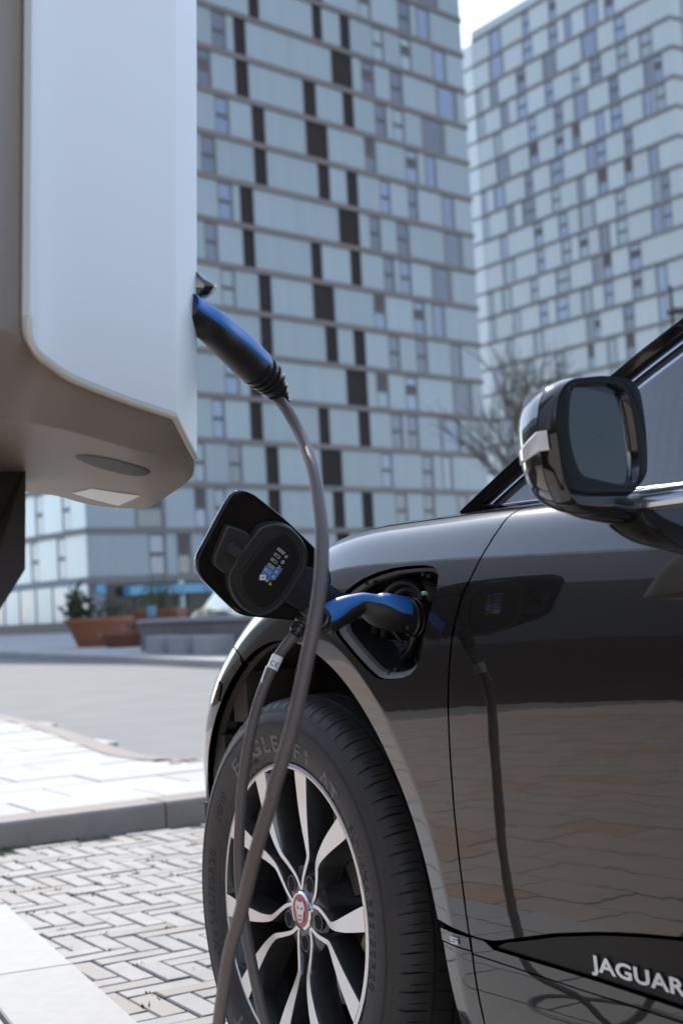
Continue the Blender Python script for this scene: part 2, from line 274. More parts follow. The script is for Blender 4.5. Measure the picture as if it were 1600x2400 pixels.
FLAPIN2 = [[0.0122, 0.0288], [0.004, 0.0363], [-0.0123, 0.0403], [-0.0351, 0.0345], [-0.0514, 0.025], [-0.0591, 0.0107], [-0.0628, -0.016], [-0.0631, -0.0446], [-0.0581, -0.0615], [-0.045, -0.0693], [-0.0246, -0.0686], [-0.0032, -0.0635], [0.011, -0.0528], [0.018, -0.0365], [0.0182, -0.0086], [0.0177, 0.0157]]
FLAPBR = [[0.0877, 0.0029], [0.0804, 0.008], [0.0433, 0.0117], [0.0402, -0.0165], [0.0341, -0.051], [0.0621, -0.054], [0.0726, -0.0458], [0.0779, -0.0329], [0.0837, -0.0125]]
FLAPARM = [[-0.0777, 0.0186], [-0.1038, 0.0242], [-0.1248, 0.0186], [-0.1765, 0.0151], [-0.1676, -0.0074], [-0.1495, -0.0314], [-0.1309, -0.0399], [-0.0807, -0.0416], [-0.0811, -0.025], [-0.0789, -0.0055]]
PIN = [[0.0606, -0.0176], [0.0529, -0.0184]]
STK = {'blue': [[-0.0069, -0.0121], [-0.0375, -0.0018], [-0.0386, -0.0227], [-0.0119, -0.0367], [-0.0101, -0.0296]], 'bars': [[-0.0069, 0.0171], [-0.0235, 0.016], [-0.0077, 0.0079], [-0.0207, 0.0074], [-0.0081, -0.001], [-0.0221, -0.0014], [-0.0093, -0.0098], [-0.0223, -0.01], [-0.0101, -0.0191], [-0.0237, -0.0194]], 'icons': [[-0.0291, 0.016], [-0.0298, 0.0062], [-0.0297, -0.0029], [-0.031, -0.0114], [-0.0316, -0.0199], [-0.0265, -0.0301]], 'white': [[-0.0088, -0.0283], [-0.0181, -0.0234], [-0.0233, -0.0307], [-0.0149, -0.0351]], 'tri': [[-0.0336, -0.0283], [-0.039, -0.0322], [-0.0324, -0.034]]}
MGLASS = [[0.0326, 0.0737], [0.1027, 0.0806], [0.1325, 0.0772], [0.1445, 0.0688], [0.1548, 0.0384], [0.1604, -0.003], [0.1569, -0.0283], [0.1417, -0.0386], [0.1137, -0.0395], [0.0656, -0.0357], [0.03, -0.0315], [0.016, -0.0202], [0.006, 0.0028], [0.0043, 0.0289], [0.0105, 0.0555], [0.0196, 0.0695]]
MRIM = [[0.045, 0.0878], [0.0987, 0.0943], [0.1541, 0.0945], [0.1728, 0.0876], [0.1816, 0.0773], [0.1872, 0.0521], [0.1896, 0.0195], [0.1869, -0.0161], [0.1765, -0.033], [0.1485, -0.0492], [0.0933, -0.0719], [0.0404, -0.0806], [-0.0027, -0.0686], [-0.0251, -0.0389], [-0.031, -0.0089], [-0.035, 0.0211], [-0.0301, 0.0467], [-0.0183, 0.0654], [0.0058, 0.0812]]
CH0 = [[-0.368, 1.184, 1.184], [-0.293, 1.345, 1.177], [-0.281, 1.381, 1.158], [-0.257, 1.428, 1.143], [-0.226, 1.498, 1.135], [-0.185, 1.589, 1.127], [-0.181, 1.67, 1.108], [-0.177, 1.742, 1.091]]
CH1 = [[-0.399, 1.271, 1.084], [-0.331, 1.39, 1.105], [-0.308, 1.42, 1.105], [-0.285, 1.46, 1.103], [-0.26, 1.521, 1.099], [-0.227, 1.591, 1.092], [-0.198, 1.672, 1.091], [-0.177, 1.742, 1.09]]
CH2 = [[-0.532, 1.692, 1.091], [-0.417, 1.893, 1.079], [-0.385, 1.913, 1.074], [-0.337, 1.944, 1.06], [-0.271, 1.945, 1.053], [-0.236, 1.894, 1.061], [-0.191, 1.813, 1.077], [-0.177, 1.742, 1.09]]
CHW = [[-0.29, 1.334, 1.196], [-0.29, 1.337, 1.176], [-0.286, 1.348, 1.163], [-0.279, 1.372, 1.156], [-0.268, 1.402, 1.148], [-0.257, 1.428, 1.144], [-0.226, 1.498, 1.136], [-0.185, 1.589, 1.128], [-0.181, 1.67, 1.109], [-0.178, 1.731, 1.096]]
CHSTK = [[-0.351, 1.853, 1.067], [-0.314, 1.793, 1.069], [-0.258, 1.834, 1.057], [-0.302, 1.924, 1.054]]
CHREC = [[-0.292, 1.592, 1.086], [-0.232, 1.712, 1.078]]
CHLID = [[-0.167, 1.726, 1.327], [-0.153, 1.737, 1.319], [-0.141, 1.747, 1.313], [-0.14, 1.747, 1.309], [-0.147, 1.743, 1.299], [-0.155, 1.738, 1.293], [-0.168, 1.729, 1.291]]
CHPOST = [[-0.512, 1.711, 1.107], [-0.377, 1.711, 1.092], [-0.353, 1.58, 0.964], [-0.367, 1.512, 0.919], [-0.383, 1.445, 0.878], [-0.398, 1.37, 0.804], [-0.406, 1.349, 0.655]]
CHSLOT = [[-0.446, 1.732, 1.093], [-0.4, 1.732, 1.087], [-0.402, 1.735, 1.046], [-0.448, 1.734, 1.049]]
SEAL = [[0.393, 0.903], [0.392, 0.922], [0.379, 0.933], [0.358, 0.938], [0.336, 0.937], [0.312, 0.93], [0.295, 0.919], [0.28, 0.901], [0.26, 0.871], [0.249, 0.846], [0.25, 0.826], [0.264, 0.812], [0.289, 0.803], [0.319, 0.805], [0.346, 0.817], [0.367, 0.837], [0.382, 0.867]]
PCAP = [[0.261, 0.844], [0.333, 0.843], [0.334, 0.833], [0.318, 0.824], [0.305, 0.819], [0.279, 0.818], [0.259, 0.826], [0.255, 0.835]]
SCREW = [[0.453, 0.946], [0.469, 0.943], [0.288, 0.939], [0.31, 0.94], [0.397, 0.802], [0.377, 0.796], [0.231, 0.835], [0.428, 0.866]]
PORT = [(0.235, 0.925), (0.259, 0.936), (0.291, 0.947), (0.332, 0.955), (0.376, 0.96), (0.424, 0.961), (0.47, 0.96), (0.491, 0.957), (0.504, 0.952), (0.512, 0.944), (0.513, 0.93), (0.509, 0.909), (0.499, 0.883), (0.491, 0.86), (0.486, 0.839), (0.479, 0.819), (0.469, 0.804), (0.453, 0.795), (0.429, 0.789), (0.398, 0.787), (0.372, 0.787), (0.353, 0.79), (0.322, 0.804), (0.279, 0.827), (0.238, 0.85), (0.223, 0.86), (0.206, 0.882), (0.213, 0.905)]
# ------------------------------------------------------------------ ground
E1 = Vector((math.sin(R(31)), -math.cos(R(31)), 0)); E2 = Vector((math.cos(R(31)), math.sin(R(31)), 0))   # bay axes: along the car, across it
def struct(name, mb, mats, parent=None, **kw): return tag(mb.build(name, mats, parent, **kw), kind='structure')
g = MB(); g.add([(-600, -400, -.06), (600, -400, -.06), (600, 700, -.06), (-600, 700, -.06)], [(0, 1, 2, 3)]); struct('ground', g, 'terrain', smooth=False)
KB = Vector((-1.08, 6.03, 0))          # on the foot of the kerb across the bay
def bay(a, b, z=0): p = KB+a*E2+b*E1; return (p.x, p.y, z)
# road: runs between the island and the far pavement
FK0, FKD = Vector((-4.94, 29.13, 0)), Vector((.4226, -.9063, 0)); FKN = Vector((.9063, .4226, 0))   # far kerb line
g = MB(); g.add([(-60, 5, -.02), (60, 5, -.02), (60, 40, -.02), (40, 120, -.02), (-70, 120, -.02)], [(0, 1, 2, 3, 4)]); struct('road', g, 'asphalt', smooth=False)
# far pavement with its kerb
fp = MB()
A = FK0-FKD*60; B = FK0+FKD*26
for z0, z1, o0, o1 in ((-.02, .12, 0, .25),):
    pass
def fpt(s, o, z): p = FK0+FKD*s+FKN*o; return (p.x, p.y, z)
fp.add([fpt(-70, .22, .115), fpt(26, .22, .115), fpt(26, 70, .115), fpt(-70, 90, .115)], [(0, 1, 2, 3)])
far_pav = struct('pavement', fp, 'slab_light', smooth=False)
kerb_far = tag(put('kerb', None), kind='structure')
for i in range(-40, 24):
    k = MB(); v = [fpt(i*1.2+.008, 0, -.03), fpt(i*1.2+1.192, 0, -.03), fpt(i*1.2+1.192, .215, -.03), fpt(i*1.2+.008, .215, -.03)]
    w = [fpt(i*1.2+.008, .015, .12), fpt(i*1.2+1.192, .015, .12), fpt(i*1.2+1.192, .215, .12), fpt(i*1.2+.008, .215, .12)]
    k.add(v+w, [(0, 1, 5, 4), (1, 2, 6, 5), (2, 3, 7, 6), (3, 0, 4, 7), (4, 5, 6, 7)]); k.build('kerb_stone', 'slab_light', kerb_far, smooth=False)
# island pavement: kerb along the bay head, slabs behind it, curved far edge
far_edge = [(-14, 36), (-9, 25.5), (-6, 19), (-4.2, 15), (-3.1, 12.6), (-2.43, 11.24), (-1.9, 9.95), (-1.56, 9.08), (-1.30, 8.45), (-1.0, 8.05), (-.7, 8.02), (2, 9.6), (9, 13.8), (20, 20.4)]
isl = MB(); near = [bay(22, -.12, .0935), bay(-1.6, -.12, .0935)]
poly = near+[(x, y, .0935) for x, y in far_edge]
isl.add(poly, [tuple(range(len(poly)))[::-1]])
side = [(x, y, -.03) for x, y in far_edge]; n0 = len(far_edge)
isl.add([(x, y, .0935) for x, y in far_edge]+side, [(i, i+1, n0+i+1, n0+i) for i in range(n0-1)])
island = struct('pavement', isl, 'slab_light', smooth=False)
edge = MB()
fe = catmull([(x, y, 0) for x, y in far_edge], 4)
for a, b in zip(fe[:-1], fe[1:]):
    d = Vector(b-a); nn = Vector((d.y, -d.x, 0)).normalized(); nn = nn if nn.dot(Vector((0, -1, 0))) > 0 else -nn
    a = Vector(a); b = Vector(b)
    edge.add([(*(a-nn*.02).xy, -.02), (*(b-nn*.02).xy, -.02), (*(b-nn*.02).xy, .1), (*(a-nn*.02).xy, .1), (*(a+nn*.13).xy, .1), (*(b+nn*.13).xy, .1)], [(0, 1, 2, 3), (3, 2, 5, 4)])
edge.build('edging', 'kerb_stone', island, smooth=False)
FE = np.array([(p[0], p[1]) for p in fe])
def in_island(x, y):
    k = np.argmin((FE[:, 0]-x)**2+(FE[:, 1]-y)**2); k = min(max(k, 1), len(FE)-2)
    d = FE[k+1]-FE[k-1]; c = d[0]*(y-FE[k][1])-d[1]*(x-FE[k][0])
    return c < -.17*np.linalg.norm(d)     # road side is to the left of the edge direction
kerb_bay = tag(put('kerb', None), kind='structure')
for i in range(-2, 20):
    a0 = i*1.0+.30; k = MB()
    v = [bay(a0+.004, 0, -.06), bay(a0+.996, 0, -.06), bay(a0+.996, -.21, -.06), bay(a0+.004, -.21, -.06)]
    w = [bay(a0+.004, -.012, .1), bay(a0+.996, -.012, .1), bay(a0+.996, -.21, .1), bay(a0+.004, -.21, .1)]
    m0 = [bay(a0+.004, 0, .088), bay(a0+.996, 0, .088)]
    k.add(v+w+m0, [(1, 0, 8, 9), (9, 8, 4, 5), (2, 1, 9, 5, 6), (3, 2, 6, 7), (0, 3, 7, 4, 8), (5, 4, 7, 6)]); k.build('kerb_stone', 'kerb_stone', kerb_bay, smooth=False)
SL, SW = .60, .40
sl = []
rest = MB()
for j in range(0, 70):
    for i in range(-30, 40):
        a0 = i*SL+(SL/2 if j % 2 else 0)-.2; b0 = -.214-j*SW
        c = bay(a0+SL/2, b0-SW/2)
        if not in_island(*c[:2]) or c[0] < -2.5-.37*(c[1]-5.3): continue
        vis = -4.6 < c[0] < -.4 and c[1] < 17
        sl.append((not vis, (c[0]**2+c[1]**2), a0, b0))
sl.sort()
for q, (nv, d, a0, b0) in enumerate(sl):
    m = rest if (nv or q >= 290) else MB(); h = .098+rnd.uniform(-.002, .002); e = .005
    t = [bay(a0+e, b0-e, h), bay(a0+SL-e, b0-e, h), bay(a0+SL-e, b0-SW+e, h), bay(a0+e, b0-SW+e, h)]
    u = [bay(a0+.002, b0-.002, .07), bay(a0+SL-.002, b0-.002, .07), bay(a0+SL-.002, b0-SW+.002, .07), bay(a0+.002, b0-SW+.002, .07)]
    m.add(t+u, [(3, 2, 1, 0), (0, 1, 5, 4), (1, 2, 6, 5), (2, 3, 7, 6), (3, 0, 4, 7)])
    if m is not rest: m.build('slab', 'slab_light', island, smooth=False)
tag(rest.build('slabs', 'slab_light', island, smooth=False), kind='stuff')
# parking bay: herringbone of long clinker bricks
base = MB(); base.add([bay(-9, 0, -.008), bay(16, 0, -.008), bay(16, 16, -.008), bay(-9, 16, -.008)], [(3, 2, 1, 0)])
bayo = struct('parking_bay', base, 'joint_sand', smooth=False)
EP, ED = Vector((-.76, 3.77, 0)), Vector((.408, -.913, 0))   # edge between bricks and the flush kerb band
def left_of_edge(x, y): return (x-EP.x)*(-ED.y)+(y-EP.y)*ED.x    # >0 on the brick side
W_, L_ = .0685, .2055
bricks = []
for j in range(-10, 190):
    for m in range(-60, 60):
        bricks.append((j*1+6*m, j, 3, 1))
    for cidx in range(-110, 260):
        pass
def tile():
    out = []
    for j in range(0, 200):
        for m in range(-40, 45):
            x = j+6*m
            if -130 < x < 130: out.append((x, j, 3, 1))
    for c in range(-130, 130):
        for m in range(-40, 45):
            y = c-5+6*m
            if -3 < y < 200: out.append((c, y, 1, 3))
    return out
bb = []
for (x, y, w, h) in tile():
    a0, b0 = x*W_, y*W_
    c = bay(a0+w*W_/2, b0+h*W_/2)
    if left_of_edge(c[0], c[1]) < -.10 or b0 < .006 or a0 > 8 or b0 > 12: continue
    # seen: between the kerb and the lower frame edge, left of the car
    vis = c[1] > 2.6 and c[0] < -.33+.03*c[1]*0+(.08 if c[1] < 3.6 else 0) and c[1] < 6.5
    bb.append((not vis, c[0]*c[0]+c[1]*c[1], a0, b0, w*W_, h*W_))
bb.sort()
mass = MB(); kinds = ['brick_grey', 'brick_blue', 'brick_blue', 'brick_tan', 'brick_grey', 'brick_blue']
def brick_geo(m, a0, b0, w, h, dz, mi=0):
    e = .0018; f = .0055
    tl = rnd.uniform(-.0012, .0012)
    zz = [dz-tl, dz+tl, dz+tl*.5, dz-tl*.5]
    C4 = [(a0+e, b0+e), (a0+w-e, b0+e), (a0+w-e, b0+h-e), (a0+e, b0+h-e)]; D4 = [(a0+f, b0+f), (a0+w-f, b0+f), (a0+w-f, b0+h-f), (a0+f, b0+h-f)]
    v = [bay(*p, -.03) for p in C4]+[bay(*p, z-.004) for p, z in zip(C4, zz)]+[bay(*p, z) for p, z in zip(D4, zz)]
    m.add(v, [(4, 7, 11, 8)[::1], (5, 4, 8, 9), (6, 5, 9, 10), (7, 6, 10, 11), (11, 10, 9, 8), (0, 1, 5, 4)[::-1], (1, 2, 6, 5)[::-1], (2, 3, 7, 6)[::-1], (3, 0, 4, 7)[::-1]], mi)
for q, (nv, d, a0, b0, w, h) in enumerate(bb):
    dz = rnd.uniform(-.0025, .002)
    if q < 298 and not nv:
        m = MB(); brick_geo(m, a0, b0, w, h, dz); m.build('brick', kinds[rnd.randrange(6)], bayo, smooth=False)
    else:
        brick_geo(mass, a0, b0, w, h, dz, rnd.randrange(3))
tag(mass.build('bricks', ['brick_grey', 'brick_blue', 'brick_tan'], bayo, smooth=False), kind='stuff')
# moss tufts and grit in the joints
ms = MB()
for q in range(420):
    nv, d, a0, b0, w, h = bb[rnd.randrange(290)]
    if rnd.random() < .35: b0 = rnd.uniform(.01, .06)
    if rnd.random() < .45: continue
    cx, cy = (a0, b0+rnd.uniform(0, h)) if rnd.random() < .5 else (a0+rnd.uniform(0, w), b0)
    for t in range(rnd.randrange(4, 12)):
        x = cx+rnd.gauss(0, .008); y = cy+rnd.gauss(0, .008); r = rnd.uniform(.002, .006); hh = rnd.uniform(.003, .010); an = rnd.uniform(0, 6.28)
        ms.add([bay(x+r*math.cos(an), y+r*math.sin(an), -.004), bay(x-r*math.cos(an), y-r*math.sin(an), -.004), bay(x+rnd.gauss(0, .004), y+rnd.gauss(0, .004), hh)], [(0, 1, 2)])
tag(ms.build('moss', 'moss', smooth=False), 'green moss and weeds growing in the joints of the bricks', 'moss', kind='stuff')
gt = MB()
for q in range(150):
    nv, d, a0, b0, w, h = bb[rnd.randrange(298)]; x = a0+rnd.uniform(0, w); y = b0+rnd.uniform(0, h); r = rnd.uniform(.0015, .0045)
    c = Vector(bay(x, y, .002)); vv = [c+Vector((rnd.gauss(0, r), rnd.gauss(0, r), rnd.uniform(0, r))) for _ in range(4)]
    gt.add(vv, [(0, 1, 2), (0, 2, 3), (0, 3, 1), (1, 3, 2)])
tag(gt.build('grit', 'slab_light', smooth=False), 'small pale stone chips lying on the bricks', 'grit', kind='stuff')
# flush kerb band and pavement slabs on the left of the bay
EN = Vector((-.913, -.408, 0))
def ep(s, o, z): p = EP+ED*s+EN*o; return (p.x, p.y, z)
band = tag(put('kerb', None), kind='structure')
for i in range(-7, 12):
    s0 = i*.93; m = MB(); e = .003; o1 = .25
    v = [ep(s0+e, 0, -.03), ep(s0+.93-e, 0, -.03), ep(s0+.93-e, o1, -.03), ep(s0+e, o1, -.03)]; h = .012+rnd.uniform(-.002, .002)
    w = [ep(s0+e, .0, h-.004), ep(s0+.93-e, 0, h-.004), ep(s0+.93-e, o1, h-.004), ep(s0+e, o1, h-.004)]; t = [ep(s0+e+.004, .004, h), ep(s0+.926-e, .004, h), ep(s0+.926-e, o1-.004, h), ep(s0+e+.004, o1-.004, h)]
    m.add(v+w+t, [(0, 4, 5, 1), (1, 5, 6, 2), (2, 6, 7, 3), (3, 7, 4, 0), (4, 8, 9, 5), (5, 9, 10, 6), (6, 10, 11, 7), (7, 11, 8, 4), (8, 11, 10, 9)])
    m.build('kerb_stone', 'concrete_light', band, smooth=False)
pv = MB(); pv.add([ep(-10, .25, -.010), ep(20, .25, -.010), ep(20, 45, -.010), ep(-10, 45, -.010)], [(0, 3, 2, 1)])
pav = struct('pavement', pv, 'slab_brown', smooth=False)
lot = MB()
for j in range(0, 46):
    for i in range(-30, 50):
        s0 = i*.3+(.15 if j % 2 else 0)+.35; o0 = .256+j*.2; m = lot
        vis = j < 4 and -1 < s0 < 2
        if vis: m = MB()
        h = .006+rnd.uniform(-.002, .002); e = .004
        t = [ep(s0+e, o0+e, h), ep(s0+.3-e, o0+e, h), ep(s0+.3-e, o0+.2-e, h), ep(s0+e, o0+.2-e, h)]; u = [ep(s0+.002, o0+.002, -.02), ep(s0+.298, o0+.002, -.02), ep(s0+.298, o0+.198, -.02), ep(s0+.002, o0+.198, -.02)]
        m.add(t+u, [(0, 3, 2, 1), (0, 1, 5, 4), (1, 2, 6, 5), (2, 3, 7, 6), (3, 0, 4, 7)], (0 if rnd.random() < .85 else 2) if m is lot else 0)
        if vis: m.build('slab', 'concrete_light', pav, smooth=False)
tag(lot.build('slabs', ['slab_brown', 'slab_brown', 'slab_rust'], pav, smooth=False), kind='stuff')
# ------------------------------------------------------------------ glass apartment towers
FH = 2.9
def unit_box(): b = MB(); b.box((0, 0, 0), (1, 1, 1)); return b
_cache = {}
def boxm(mname, var=''):
    k = (mname, var)
    if k not in _cache: _cache[k] = unit_box().mesh('panel', mname, smooth=False)
    return _cache[k]
def wnd_mesh(frame, rail):
    b = MB(); f = .11; h = .46
    b.box((0, 0, 0), (f, 1, 1)); b.box((1-f, 0, 0), (1, 1, 1)); b.box((f, 0, 0), (1-f, 1, .04)); b.box((f, 0, .95), (1-f, 1, 1))
    b.box((f, -.25, h), (1-f, 1, h+.085), 1); return b.mesh('window', [frame, rail], smooth=False)
WM = {'shade': wnd_mesh('frame_grey', 'frame_rail'), 'pale': wnd_mesh('frame_grey', 'frame_rail'), 'side': wnd_mesh('frame_side', 'frame_rail')}
def fix_mesh(frame):
    b = MB(); f = .16; b.box((0, 0, 0), (f, 1, 1)); b.box((1-f, 0, 0), (1, 1, 1)); b.box((f, 0, 0), (1-f, 1, .03)); b.box((f, 0, .96), (1-f, 1, 1)); return b.mesh('window', frame, smooth=False)
FM = {'shade': fix_mesh('frame_grey'), 'pale': fix_mesh('frame_grey')}
def vent_frame():
    b = MB(); f = .05; b.box((0, 0, 0), (f, 1, 1)); b.box((1-f, 0, 0), (1, 1, 1)); b.box((f, 0, .97), (1-f, 1, 1)); b.box((f, 0, 0), (1-f, 1, .03)); return b.mesh('frame', 'shutter_brown', smooth=False)
VM = vent_frame()
def pane_mesh(m): b = MB(); b.box((.06, .35, .02), (.94, .8, .98)); return b.mesh('pane', m, smooth=False)
PM = {k: pane_mesh(k) for k in ('pane_dark', 'pane_blue', 'pane_light', 'pane_glint')}
def sash_mesh(m):
    b = MB(); b.box((.10, .35, .03), (.90, .8, .47)); b.box((.10, .35, .53), (.90, .8, .96)); return b.mesh('pane', m, smooth=False)
SM = {k: sash_mesh(k) for k in ('pane_dark', 'pane_blue', 'pane_light', 'pane_glint')}
def band_mesh(m):
    b = MB(); b.box((0, -.16, .10), (1, .2, .17)); b.box((0, -.10, -.10), (1, .2, .10)); b.box((0, -.15, -.16), (1, .2, -.10)); return b.mesh('floor_band', m, smooth=False)
BM = {k: band_mesh(k) for k in ('band', 'band_grey')}
def facade(par, floors, u0, u1, ZT, ks, style, bandm, panelm, fr=None, pitch_fill=None):
    # fr: optional (loc, rotz) of a side face in the building's frame
    def place(name, me, u, y, z, su, sy, sz):
        if fr is None: return put(name, me, par, (u, y, z), None, (su, sy, sz))
        c, s = math.cos(fr[1]), math.sin(fr[1])
        return put(name, me, par, (fr[0][0]+u*c-y*s, fr[0][1]+u*s+y*c, z), (0, 0, fr[1]), (su, sy, sz))
    for k in ks:
        zt, zb = ZT-k*FH-.17, ZT-(k+1)*FH+.17; h = zt-zb
        place('floor_band', BM[bandm], u0-.03, 0, ZT-k*FH, u1-u0+.06, 1, 1)
        ops = sorted(floors.get(k, []), key=lambda q: q[1]); x = u0
        for t, a, b in ops+[('', u1, u1)]:
            if a-x > .05:
                n = 1 if a-x < 6.5 else 2
                for q in range(n): place('facade_panel', boxm(panelm), x+(a-x)*q/n+.012, rnd.uniform(0, .012), zb+.01, (a-x)/n-.024, .1, h-.02)
            if t == '': break
            w = b-a
            if t == 'd' and style == 'shade': place('vent_panel', boxm('vent_dark'), a+.01, .08, zb-.05, w-.02, .06, h+.08); place('frame', VM, a-.04, .0, zb-.05, w+.08, .08, h+.08)
            elif t in 'wd':
                f = place('window', WM[style], a, .03, zb, w, .12, h); pm = rnd.choice(['pane_dark', 'pane_dark', 'pane_dark', 'pane_blue', 'pane_light'] if style == 'shade' else ['pane_dark', 'pane_blue', 'pane_blue', 'pane_light'])
                if style == 'side': pm = 'pane_glint'
                put('pane', SM[pm], f)
                if t == 'd' or (style == 'shade' and rnd.random() < .22): place('shutter', boxm('shutter_brown'), a+w*.12, .02, zb+h*.55, w*.76, .05, h*.42 if rnd.random() < .5 else h*.2)
            else:
                f = place('window', FM[style], a, .02, zb, w, .1, h); put('pane', PM['pane_light' if t == 'l' else rnd.choice(['pane_blue', 'pane_blue', 'pane_dark', 'pane_light'])], f)
            x = b
def tower(name, label, D, dirv, ccw_rot):
    return thing(name, label, 'apartment building', (0, D, 0), ccw_rot)
# near tower: local x runs along the facade to the right and away, local -y faces us
ZL, ZR = 43.76, 64.124
bl = tower('apartment_tower', 'near grey glass apartment tower with dark vertical loggia slots, behind the charger', 98.594, None, R(90-44.78))
UL0, UL1 = -21.32, 16.32; FLK = 40
facade(bl, LF, UL0, UL1, ZL, range(-4, 14), 'shade', 'band', 'panel_shade')
c = MB(); c.prism([(UL0+.1, .12), (UL1-.05, .12), (UL1-.05, 16), (UL0+9, FLK), (UL0+6.3, FLK-.5)], .02, ZL+4*FH+.3); c.build('core', 'core', bl, smooth=False)
c = MB(); c.box((UL0-.05, -.14, ZL-14*FH-.22), (UL1+.05, .2, ZL-14*FH+.16)); c.build('floor_band', 'band', bl, smooth=False)
sf = ((UL0, 0, 0), R(90-9))       # left flank
SFL = {k: [('w', 2.1+3.9*i+.9*((k+i//3) % 2), 3.3+3.9*i+.9*((k+i//3) % 2)) for i in range(9)] for k in range(-4, 14)}
ff = ((UL0+FLK*math.cos(sf[1]), FLK*math.sin(sf[1]), 0), sf[1]+math.pi)     # same wall walked from its far end so that its face looks out
SFL = {k: [(t, FLK-b, FLK-a) for t, a, b in v] for k, v in SFL.items()}
facade(bl, SFL, 0, FLK-.03, ZL, range(-4, 14), 'side', 'band_grey', 'panel_skylit', fr=ff)
# ground floor: glass bays on the flank, shop front with blue fascia on the long side
zg = ZL-14*FH-.22
def fl(u, y): cs, sn = math.cos(ff[1]), math.sin(ff[1]); return (ff[0][0]+u*cs-y*sn, ff[0][1]+u*sn+y*cs)
for i, (a, b) in enumerate([(i*2.5, i*2.5+2.4) for i in range(16)]):
    put('facade_panel', boxm('panel_skylit' if i % 2 else 'pane_glint'), bl, (*fl(a+.05, 0), .75), (0, 0, ff[1]), (b-a-.1, .1, zg-.8))
    put('column', boxm('frame_rail'), bl, (*fl(b-.03, -.03), .0), (0, 0, ff[1]), (.16, .16, zg))
put('plinth', boxm('wall_grey'), bl, (*fl(0, -.08), 0), (0, 0, ff[1]), (FLK-.1, .2, .72))
put('fascia', boxm('awning_blue'), bl, (-20.9, -.12, zg-.62), None, (.7, .12, .55))
for i in range(6): put('shop_window', boxm('shop_dark'), bl, (-20.0+i*2.05, .02, .1), None, (1.95, .06, zg-.2)); put('mullion', boxm('frame_rail'), bl, (-20.07+i*2.05, -.05, .1), None, (.1, .14, zg-.2))
put('column', boxm('strip_white'), bl, (-14.75, -.25, 0), None, (.32, .3, zg))
for i in range(10): put('facade_panel', boxm('panel_shade'), bl, (-7.6+i*2.4, 0, .3), None, (2.36, .1, zg-.35))
put('plinth', boxm('wall_grey'), bl, (-7.6, -.03, 0), None, (23.8, .1, .29))
for i in range(4):
    f = MB(); f.bbox((-18.9+i*1.95, -.75, 2.15), (-17.0+i*1.95, -.02, 2.72), .03); f.build('awning', 'awning_blue', bl, smooth=False); continue
    f.add([(-18.9+i*1.95, -.1, 2.85), (-17.0+i*1.95, -.1, 2.85), (-17.0+i*1.95, -1.0, 2.35), (-18.9+i*1.95, -1.0, 2.35), (-18.9+i*1.95, -1.02, 2.05), (-17.0+i*1.95, -1.02, 2.05), (-18.9+i*1.95, -.1, 2.80), (-17.0+i*1.95, -.1, 2.80)], [(0, 1, 2, 3), (3, 2, 5, 4), (6, 4, 5, 7), (0, 3, 4, 6), (1, 7, 5, 2), (0, 6, 7, 1)])
    f.build('awning', 'awning_blue', bl, smooth=False)
# far tower
br = tower('apartment_tower', 'farther pale blue glass apartment tower seen past the edge of the nearer one', 186.054, None, R(90-32.51*-1)-math.pi)
UR0, UR1 = 32.9, 63.0
RFm = {k: [(t, -a, -b) for t, a, b in v] for k, v in RF.items()}
for k in range(16, 22): RFm[k] = [(t, max(UR0+.3, a+rnd.uniform(-.4, .4)), b+rnd.uniform(-.2, .2)) for t, a, b in RFm[14+k % 2]]
facade(br, RFm, UR0, UR1, ZR, range(0, 21), 'pale', 'band_grey', 'panel_pale')
c = MB(); c.prism([(UR0+.1, .12), (UR1-.05, .12), (UR1-.05, 18), (UR0+.1, 18)], .02, ZR+1.1); c.build('core', 'core', br, smooth=False)
put('parapet', boxm('panel_pale'), br, (UR0-.05, -.02, ZR+.17), None, (UR1-UR0+.1, .1, 1.0))
for k in range(0, 21): put('corner_panel', boxm('strip_white'), br, (UR0-6, -.05, ZR-(k+1)*FH+.18), None, (5.95, .25, FH-.36)); put('floor_band', boxm('band_grey'), br, (UR0-6, -.08, ZR-(k+1)*FH-.17), None, (5.97, .3, .34))
RS = {k: [('b', 1.6, 3.0), ('w', 5.5, 6.9), ('w', 9.5, 10.9)] for k in range(0, 21)}
facade(br, RS, 0, 14, ZR, range(0, 21), 'pale', 'band_grey', 'panel_pale', fr=((UR1, 0, 0), R(90)))
# office block across the street on the left: what the car's side mirrors
ob = thing('office_block', 'long low office block with dark glass and pale roof storey across the street', 'office building', (-34, 9, 0), R(-71))
b = MB(); b.box((-60, 0, 0), (60, 12, 3.4)); b.build('wall', 'office_brown', ob, smooth=False)
for i in range(40): put('window', boxm('office_grey'), ob, (-60+i*3.0, -.12, 3.5), None, (2.9, .2, 4.6))
b = MB(); b.box((-60, .1, 3.4), (60, 12, 8.2)); b.build('storey', 'frame_rail', ob, smooth=False)
b = MB(); b.box((-60, -.3, 8.2), (60, 12, 12.2)); b.build('roof_storey', 'office_pale', ob, smooth=False)
b = MB(); b.box((-60, -.6, 12.2), (60, 12, 12.7)); b.build('parapet', 'charger_white', ob, smooth=False)
